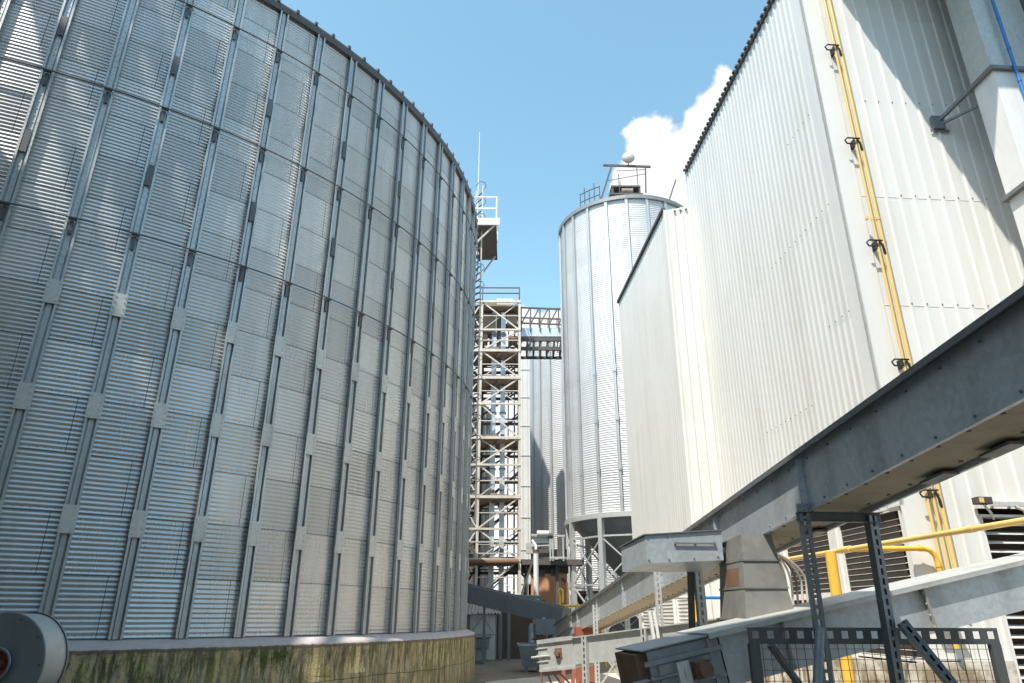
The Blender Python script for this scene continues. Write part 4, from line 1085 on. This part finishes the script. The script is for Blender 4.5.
# bridge from tower to hopper silo
br = thing('conveyor_bridge', (1.6, 38, 16.2), 'dark lattice conveyor bridge between the tower top and the round silo', 'bridge')
m = MB(); y = 37.9
m.beam((.42, y, 18.92), (3.4, y, 18.80), .09); m.beam((.42, y, 17.9), (3.4, y, 17.8), .08)
for k in range(6):
    x = .55 + k * .56; m.beam((x, y, 17.4), (x, y, 18.9), .07); m.beam((x, y, 17.85), (x + .5, y, 18.85), .07)
m.build('truss', M['tdark'], br)
m = MB(); y = 39.4
m.beam((.42, y, 18.92), (3.4, y, 18.80), .08)
for k in range(6):
    x = .55 + k * .56; m.beam((x, y, 16.6), (x, y, 18.9), .06); m.beam((x, y, 17.2), (x + .5, y, 17.9), .06)
m.build('back_truss', M['tdark'], br)
m = MB(); m.box((1.9, 38.2, 17.35), (3.0, .5, .55)); m.build('belt_casing', M['duct'], br)
m = MB()
for yy in (37.9, 39.4): m.beam((.3, yy, 16.85), (3.4, yy, 16.85), .14, .22); m.beam((.3, yy, 16.25), (3.4, yy, 16.25), .12, .16)
for k in range(8): m.beam((.5 + k * .4, 37.9, 16.5), (.5 + k * .4, 39.4, 16.5), .1, .5)
m.build('floor_frame', M['tdark'], br)

# ------------------------------------------------------------------ platform and caged ladder on the left silo
pf = thing('access_platform', (-1.0, 24, 16), 'white railed access platform with dark underside at the left silo eave', 'platform')
m = MB(); m.box((-1.05, 24.2, 16.02), (.86, 1.6, .14)); m.box((-.98, 23.4, 16.0), (.95, .06, .30)); m.build('toe_board', M['white'], pf)
m = MB(); m.box((-1.06, 24.9, 15.92), (.84, 2.9, .05)); m.build('floor', M['tdark'], pf)
m = MB()
for z in (16.6, 17.12): m.beam((-1.5, 23.4, z), (-.62, 23.4, z), .05); m.beam((-.62, 23.4, z), (-.62, 25.0, z), .05)
for y in (23.4, 25.0): m.beam((-.63, y, 16), (-.63, y, 17.14), .055)
m.build('railing', M['white'], pf)
m = MB(); m.beam((-1.5, 23.5, 15.0), (-.66, 23.5, 15.95), .06); m.beam((-1.5, 26.0, 14.7), (-.72, 26.0, 15.9), .06); m.build('strut', M['hose'], pf)
ld = thing('caged_ladder', (-1.3, 23.6, 0), 'thin caged ladder climbing the far edge of the left silo', 'ladder')
m = MB(); m.beam((-1.22, 23.9, 4.6), (-1.22, 23.9, 18.0), .05); m.beam((-1.50, 24.3, 4.6), (-1.50, 24.3, 18.0), .05); m.build('stile', M['cream'], ld)
m = MB()
z = 4.8
while z < 17.9: m.beam((-1.22, 23.9, z), (-1.50, 24.3, z), .035); z += .28
m.build('rung', M['tdark'], ld)
m = MB()
z = 6.0
while z < 18.2:
    m.tube([(-1.5, 23.9, z), (-1.32, 23.6, z), (-1.14, 23.65, z), (-1.08, 23.95, z), (-1.2, 24.2, z)], .013, 6); z += .75
m.build('cage_hoop', M['tdark'], ld)
an = thing('mast', (-1.42, 24.2, 15), 'thin white whip mast above the edge of the left silo', 'mast')
m = MB(); m.tube([(-1.42, 24.2, 14.9), (-1.42, 24.2, 20.9)], [.03, .012], 8); m.build('pole', M['white'], an)
m = MB(); m.box((-1.42, 24.2, 15.0), (.15, .15, .12)); m.build('base', M['white'], an)

# ------------------------------------------------------------------ things at the end of the alley
sh = thing('shed', (-1.6, 30.5, 0), 'low shed with pale sheet door and corrugated roof at the alley end', 'shed')
m = MB(); m.box((-2.4, 31.5, .85), (3.6, 2.4, 1.7)); m.build('wall', M['door'], sh)
m = MB(); m.box((-1.15, 30.28, .85), (1.02, .05, 1.65)); m.build('door', M['duct'], sh)
m = MB(); m.beam((-1.62, 30.24, 1.0), (-1.15, 30.24, 1.6), .03); m.beam((-1.15, 30.24, 1.6), (-.68, 30.24, 1.0), .03); m.beam((-1.64, 30.24, .95), (-.66, 30.24, .95), .03); m.build('door_frame', M['door'], sh)
m = MB(); n = 60
pts = []
for i in range(n * 4 + 1):
    x = -4.4 + 4.0 * i / (n * 4); pts.append((x, .035 * math.sin(2 * PI * i / 8)))
vs = [(x, y_, z_ + o_) for x, o_ in pts for y_, z_ in ((29.9, 1.74), (30.9, 2.12))]
m.add(vs, [(2 * i, 2 * i + 2, 2 * i + 3, 2 * i + 1) for i in range(len(pts) - 1)], True); m.build('roof', M['tile'], sh)
bn = thing('wheelie_bin', (-1.5, 28.8, 0), 'grey tapered bin standing in front of the shed door', 'bin')
m = MB(); m.sweep([(-.20, -.2), (.20, -.2), (.20, .2), (-.20, .2)], (-1.12, 28.6, 0.05), (-1.12, 28.6, .5)); m.add([(-1.42, 28.3, .5), (-.82, 28.3, .5), (-.82, 28.9, .5), (-1.42, 28.9, .5), (-1.45, 28.27, .86), (-.79, 28.27, .86), (-.79, 28.93, .86), (-1.45, 28.93, .86)], [(0, 1, 2, 3), (4, 7, 6, 5), (0, 4, 5, 1), (1, 5, 6, 2), (2, 6, 7, 3), (3, 7, 4, 0)]); m.build('body', M['skip'], bn, bevel=.02)
m = MB(); m.box((-1.12, 28.58, .89), (.74, .72, .04)); m.build('lid', M['slate'], bn)
dwl = thing('dark_wall', (.2, 31, 0), 'dark block wall in the shade right of the shed', 'wall')
m = MB(); m.box((.35, 31.6, 1.15), (2.2, .5, 2.3)); m.build('wall', M['brick'], dwl)
m = MB()
for x in (-.42, -.08): m.beam((x, 30.3, 0), (x, 30.3, 2.6), .13)
m.build('steel_post', M['slate'], dwl)
m = MB(); m.beam((-.5, 30.3, 2.45), (1.3, 30.3, 2.35), .12); m.build('lintel', M['slate'], dwl)
sk = thing('skip_bin', (.6, 24, 0), 'blue grey tipping skip bin standing at the alley end', 'bin')
m = MB()
P = [(.38, 24.0, .16), (1.0, 24.0, .16), (1.0, 24.9, .16), (.38, 24.9, .16), (.24, 23.8, .80), (1.2, 23.8, .80), (1.2, 25.1, .80), (.24, 25.1, .80)]
m.add(P, [(0, 1, 2, 3), (0, 4, 5, 1), (1, 5, 6, 2), (2, 6, 7, 3), (3, 7, 4, 0)]); m.build('body', M['skip'], sk)
m = MB(); m.beam((.22, 23.8, .8), (1.22, 23.8, .8), .06); m.beam((.22, 25.1, .8), (1.22, 25.1, .8), .06); m.beam((.24, 23.8, .8), (.24, 25.1, .8), .06); m.beam((1.2, 23.8, .8), (1.2, 25.1, .8), .06); m.build('rim', M['skip'], sk)
m = MB(); m.box((.5, 24.2, .08), (.1, .3, .16)); m.box((.9, 24.2, .08), (.1, .3, .16)); m.build('foot', M['slate'], sk)
sc2 = thing('sloping_conveyor', (0, 27.5, 2), 'dark slate conveyor sloping down from behind the left silo across the alley', 'conveyor')
m = MB(); m.beam((-4.0, 29.6, 3.0), (1.9, 26.2, 1.62), .5, .62); m.build('trough', M['slate'], sc2)
m = MB(); m.beam((-4.0, 29.35, 3.33), (1.9, 25.95, 1.95), .06, .05); m.beam((-4.0, 29.34, 2.68), (1.9, 25.94, 1.30), .06, .05); m.build('edge_rail', M['slate'], sc2)
m = MB(); m.box((1.2, 26.3, 1.3), (.7, .5, .5)); m.build('discharge_spout', M['slate'], sc2)
for x, y, zt in ((-1.0, 27.9, 2.0), (.9, 26.8, 1.6)):
    m = MB(); m.beam((x, y, 0), (x, y, zt), .09); m.build('leg', M['slate'], sc2)
pu = thing('pump_set', (1.2, 25.8, 0), 'group of grey vertical tanks and pipes under the dark sloping conveyor', 'pump')
for x, r_, h_ in ((.75, .13, 1.3), (1.15, .10, 1.5), (1.45, .14, 1.2)):
    m = MB(); m.lathe([(0, h_ + .12), (r_ * .6, h_ + .1), (r_, h_), (r_, .1), (r_ * 1.3, .08), (r_ * 1.3, 0)], (x, 26.3, 0), 20); m.build('cylinder', M['skip'], pu)
m = MB(); m.tube([(.75, 26.2, .9), (1.1, 26.1, .95), (1.45, 26.2, .85)], .04, 8); m.build('manifold', M['rusty'], pu)
wpp = thing('white_pipe', (1.17, 34, 0), 'upright white pipe in front of the terracotta wall', 'pipe')
m = MB(); m.tube([(1.17, 34, 0), (1.17, 34, 4.55)], .12, 16); m.tube([(1.17, 34, 4.5), (1.17, 34, 4.75), (1.0, 34.1, 5.0)], .07, 10); m.build('shaft', M['white'], wpp)
m = MB(); m.cyl((1.17, 34, 4.45), (1.17, 34, 4.57), .15); m.build('collar', M['rusty'], wpp)
tb = thing('terracotta_building', (2.0, 46.5, 0), 'sunlit terracotta rendered building low in the gap behind the tower', 'building')
m = MB()
P = [(.5, 44, 0), (3.9, 44, 0), (3.9, 44, 3.95), (1.45, 44, 3.95), (.5, 44, 2.6)]
m.add(P + [(x, y + 5, z) for x, y, z in P], [(0, 1, 2, 3, 4), (9, 8, 7, 6, 5), (1, 6, 7, 2), (4, 9, 5, 0)]); m.build('wall', M['terra'], tb)
m = MB(); m.beam((.42, 46.55, 2.55), (1.45, 46.55, 4.01), 5.0, .10, UP); m.box((2.7, 46.55, 4.01), (2.5, 5.0, .10)); m.build('roof', M['terra'], tb)
ep = thing('raised_walkway', (1.5, 36, 4.2), 'raised dark pipe walkway with pale rails linking tower and round silo', 'walkway')
m = MB(); m.box((1.0, 36.6, 4.15), (5.2, 1.2, .26)); m.box((1.9, 36.2, 4.6), (1.8, .2, .35)); m.build('deck', M['tdark'], ep)
m = MB(); m.box((1.6, 37.1, 3.85), (2.6, .8, .35))
for k, (x, z, w_) in enumerate(((.2, 3.85, .5), (1.5, 3.65, .4), (2.2, 3.7, .4))): m.box((x, 36.7, z), (w_, .5, .3))
m.build('undercroft', M['tdark'], ep)
for x, zz in ((.45, 3.7), (2.55, 3.4)):
    m = MB(); m.tube([(x, 36.5, zz), (x + .25, 36.4, zz - .25), (x + .25, 36.4, 2.2)], .06, 8); m.build('down_pipe', M['rusty'], ep)
m = MB()
m.tube([(-3, 35.9, 4.1), (.35, 35.9, 4.15)], .14, 12); m.build('rusty_pipe', M['rusty'], ep)
m = MB()
for z in (4.55, 5.1): m.beam((-3, 35.95, z), (.4, 35.95, z), .06)
m.beam((1.0, 35.9, 5.45), (2.7, 35.9, 5.40), .09); m.beam((1.0, 35.9, 4.9), (2.0, 35.9, 4.95), .06); m.beam((1.9, 35.9, 4.35), (2.7, 35.9, 4.35), .10)
for x in (1.95, 2.08, 2.6): m.beam((x, 35.9, 4.2), (x, 35.9, 5.8 if x < 2 else 5.4), .07)
m.build('rail', M['post2'], ep)
m = MB(); m.box((1.5, 36.2, 5.25), (.9, .4, .35)); m.cyl((1.3, 36.0, 5.5), (1.9, 36.0, 5.5), .18, 14); m.box((.95, 36.1, 4.8), (.4, .3, .5)); m.build('motor', M['cgalv2'], ep)
m = MB(); m.cyl((1.85, 35.95, 5.42), (2.1, 35.95, 5.42), .15, 12); m.build('motor_cap', M['tdark'], ep)
m = MB()
for x in (.75, 2.3): m.beam((x, 36.4, 0), (x, 36.4, 4.0), .16)
m.beam((.5, 36.0, 2.6), (1.0, 36.0, 4.0), .1); m.beam((1.4, 36.2, 3.0), (.6, 36.2, 4.1), .08); m.build('leg', M['tdark'], ep)
m = MB(); m.box((-2.4, 36.2, 5.0), (.5, .4, .7)); m.box((-2.0, 36.2, 4.6), (.9, .3, .4)); m.build('gearbox', M['rusty'], ep)
yr = thing('handrail', (2.0, 26.5, 0), 'dark ochre pipe handrail with a hooped post beyond the conveyor tail', 'railing')
m = MB(); m.tube([(1.7, 26.5, 1.98), (4.6, 26.5, 2.05)], .045, 8); m.build('rail', M['yellow'], yr)
m = MB()
for x in (2.35, 3.3): m.tube([(x, 26.5, 0), (x, 26.5, 2.0)], .05, 8)
m.tube([(1.75, 26.5, 0), (1.75, 26.5, 2.35), (1.70, 26.5, 2.5), (1.78, 26.5, 2.58), (1.86, 26.5, 2.5), (1.85, 26.5, 2.1)], .045, 8); m.build('post', M['yellow'], yr)
yb = thing('handrail', (-1.2, 30.4, 2.3), 'level ochre pipe rail above the shed roof under the sloping conveyor', 'railing')
m = MB(); m.tube([(-1.7, 30.6, 2.42), (1.2, 30.6, 2.42)], .045, 8); m.build('rail', M['yellow'], yb)
m = MB(); m.tube([(.95, 30.6, 0), (.95, 30.6, 2.42)], .04, 8); m.build('post', M['yellow'], yb)
# red oxide steel leaning under conveyors
random.seed(11)
for k, (x, lab) in enumerate(((1.42, 'leftmost'), (1.60, 'middle'), (1.78, 'rightmost'))):
    t = thing('steel_channel', (x, 13.6, 0), 'red oxide painted steel channel leaning below the level conveyor, %s of three' % lab, 'steel channel', 'leaning red steel channels')
    m = MB(); m.chan((x - .55, 13.4, 0), (x - .42, 13.7, 1.0 - .05 * k), .05, .14, .012, FD); m.build('web', M['redsteel'], t)
rd = thing('red_hose', (.6, 12.5, 0), 'tangle of thin orange red hose hanging from the conveyor tail to the ground', 'hose')
for k in range(4):
    m = MB(); x = .55 + k * .16
    p = [Vector((.50 + k * .03, 12.05, .98)), Vector((x - .05, 12.0, .62)), Vector((x + .15, 12.0, .38)), Vector((x + .32, 11.9, .06)), Vector((x + .75, 11.7, .03))]
    pts = []
    for i in range(4):
        q0 = p[max(0, i - 1)]; q1 = p[i]; q2 = p[i + 1]; q3 = p[min(4, i + 2)]
        for j in range(5):
            tt = j / 5; pts.append(.5 * ((2 * q1) + (q2 - q0) * tt + (2 * q0 - 5 * q1 + 4 * q2 - q3) * tt ** 2 + (3 * q1 - q0 - 3 * q2 + q3) * tt ** 3))
    m.tube(pts + [p[-1]], .016, 6); m.build('strand', M['redsteel'], rd)
rc = thing('steel_cabinet', (1.95, 19.5, 0), 'dull red steel cabinet behind the level conveyor tail', 'cabinet')
m = MB(); m.box((1.95, 19.8, .7), (.5, .5, 1.4)); m.build('body', M['redsteel'], rc, bevel=.02)
m = MB(); m.box((1.95, 19.54, .7), (.42, .02, 1.2)); m.build('door', M['redsteel'], rc)

# ------------------------------------------------------------------ light and sky
az = R(-126); el = R(60)
to_sun = Vector((math.cos(az) * math.cos(el), math.sin(az) * math.cos(el), math.sin(el)))
sd = bpy.data.lights.new('sun', 'SUN'); sd.energy = 5.0; sd.angle = R(.5); sd.color = (1.0, .95, .87)
so = bpy.data.objects.new('sun', sd); col.objects.link(so); so.location = (0, 0, 60)
so.rotation_euler = (-to_sun).to_track_quat('-Z', 'Y').to_euler()

wd = bpy.data.worlds.new('World'); sc.world = wd; wd.use_nodes = True
nt = wd.node_tree; N = nt.nodes; L = nt.links; N.clear()
def nn(typ, **kw):
    n = N.new(typ)
    for k, v in kw.items(): setattr(n, k, v)
    return n
def wm(op, a, b=None, clamp=False):
    n = N.new('ShaderNodeMath'); n.operation = op; n.use_clamp = clamp
    for i, x in enumerate((a, b)):
        if x is None: continue
        if isinstance(x, (int, float)): n.inputs[i].default_value = x
        else: L.new(x, n.inputs[i])
    return n.outputs[0]
sky = nn('ShaderNodeTexSky', sky_type='NISHITA'); sky.sun_disc = False; sky.sun_elevation = el
sky.sun_rotation = math.atan2(to_sun.x, to_sun.y) % (2 * PI); sky.air_density = 1.0; sky.dust_density = 0.6; sky.ozone_density = 1.2
b1 = nn('ShaderNodeBackground'); b1.inputs[1].default_value = .15
hue = nn('ShaderNodeHueSaturation'); hue.inputs['Hue'].default_value = .469; hue.inputs['Saturation'].default_value = .98; hue.inputs['Value'].default_value = 1.5
L.new(sky.outputs[0], hue.inputs['Color']); L.new(hue.outputs[0], b1.inputs[0])
tc = nn('ShaderNodeTexCoord'); sx = nn('ShaderNodeSeparateXYZ'); L.new(tc.outputs['Generated'], sx.inputs[0])
azd = wm('MULTIPLY', wm('ARCTAN2', sx.outputs[0], sx.outputs[1]), 180 / PI)
eld = wm('MULTIPLY', wm('ARCSINE', sx.outputs[2]), 180 / PI)
cr = nn('ShaderNodeFloatCurve'); cv_ = cr.mapping.curves[0]
pts = [(-180, 5), (-30, 7), (-8, 22), (-4, 23), (3.5, 26.5), (8.3, 28), (10, 34.5), (12.5, 37.2), (16, 38.5), (20, 40.5), (26, 39), (40, 24), (70, 8), (180, 5)]
X = lambda a: (a + 180) / 360
cv_.points[0].location = (0, pts[0][1] / 90); cv_.points[1].location = (1, pts[-1][1] / 90)
for a, e in pts[1:-1]: cv_.points.new(X(a), e / 90)
for p in cv_.points: p.handle_type = 'VECTOR'
cr.mapping.update()
L.new(wm('DIVIDE', wm('ADD', azd, 180), 360), cr.inputs['Value'])
top = wm('MULTIPLY', cr.outputs[0], 90)
def wnoise(scale, det, rough):
    n = nn('ShaderNodeTexNoise'); n.inputs['Scale'].default_value = scale; n.inputs['Detail'].default_value = det; n.inputs['Roughness'].default_value = rough
    L.new(tc.outputs['Generated'], n.inputs['Vector']); return n.outputs['Fac']
n1 = wnoise(8, 3, .5); n2 = wnoise(24, 4, .5)
edge = wm('ADD', wm('SUBTRACT', top, eld), wm('ADD', wm('MULTIPLY', wm('SUBTRACT', n1, .5), 12), wm('MULTIPLY', wm('SUBTRACT', n2, .5), 7)))
mask = nn('ShaderNodeMapRange'); mask.interpolation_type = 'SMOOTHSTEP'; mask.inputs['From Min'].default_value = -.4; mask.inputs['From Max'].default_value = .9; L.new(edge, mask.inputs['Value'])
ccol = nn('ShaderNodeValToRGB'); ccol.color_ramp.elements[0].position = .30; ccol.color_ramp.elements[0].color = (.86, .91, .97, 1); ccol.color_ramp.elements[1].position = .5; ccol.color_ramp.elements[1].color = (1, .99, .98, 1)
L.new(wnoise(6, 7, .6), ccol.inputs[0])
b2 = nn('ShaderNodeBackground'); b2.inputs[1].default_value = .80; L.new(ccol.outputs[0], b2.inputs[0])
ms = nn('ShaderNodeMixShader'); L.new(mask.outputs[0], ms.inputs[0]); L.new(b1.outputs[0], ms.inputs[1]); L.new(b2.outputs[0], ms.inputs[2])
out = nn('ShaderNodeOutputWorld'); L.new(ms.outputs[0], out.inputs[0])

# ------------------------------------------------------------------ camera
cd_ = bpy.data.cameras.new('camera'); cam = bpy.data.objects.new('camera', cd_); col.objects.link(cam)
cd_.sensor_width = 36; cd_.lens = 690.48 * 36 / 1024; cd_.clip_end = 2000; cd_.clip_start = .05
cam.location = (0, 0, 1.65)
cam.matrix_world = Matrix.Translation((0, 0, 1.65)) @ Matrix.Rotation(R(90 + 21.676), 4, 'X') @ Matrix.Rotation(R(.2322), 4, 'Z')
sc.camera = cam
vs = sc.view_settings; vs.view_transform = 'Standard'; vs.look = 'None'; vs.exposure = 0.47; vs.gamma = 1; vs.use_curve_mapping = False
sc.cycles.use_denoising = True
sc.cycles.max_bounces = 6; sc.cycles.diffuse_bounces = 4; sc.cycles.glossy_bounces = 4
sc.cycles.sample_clamp_indirect = 6
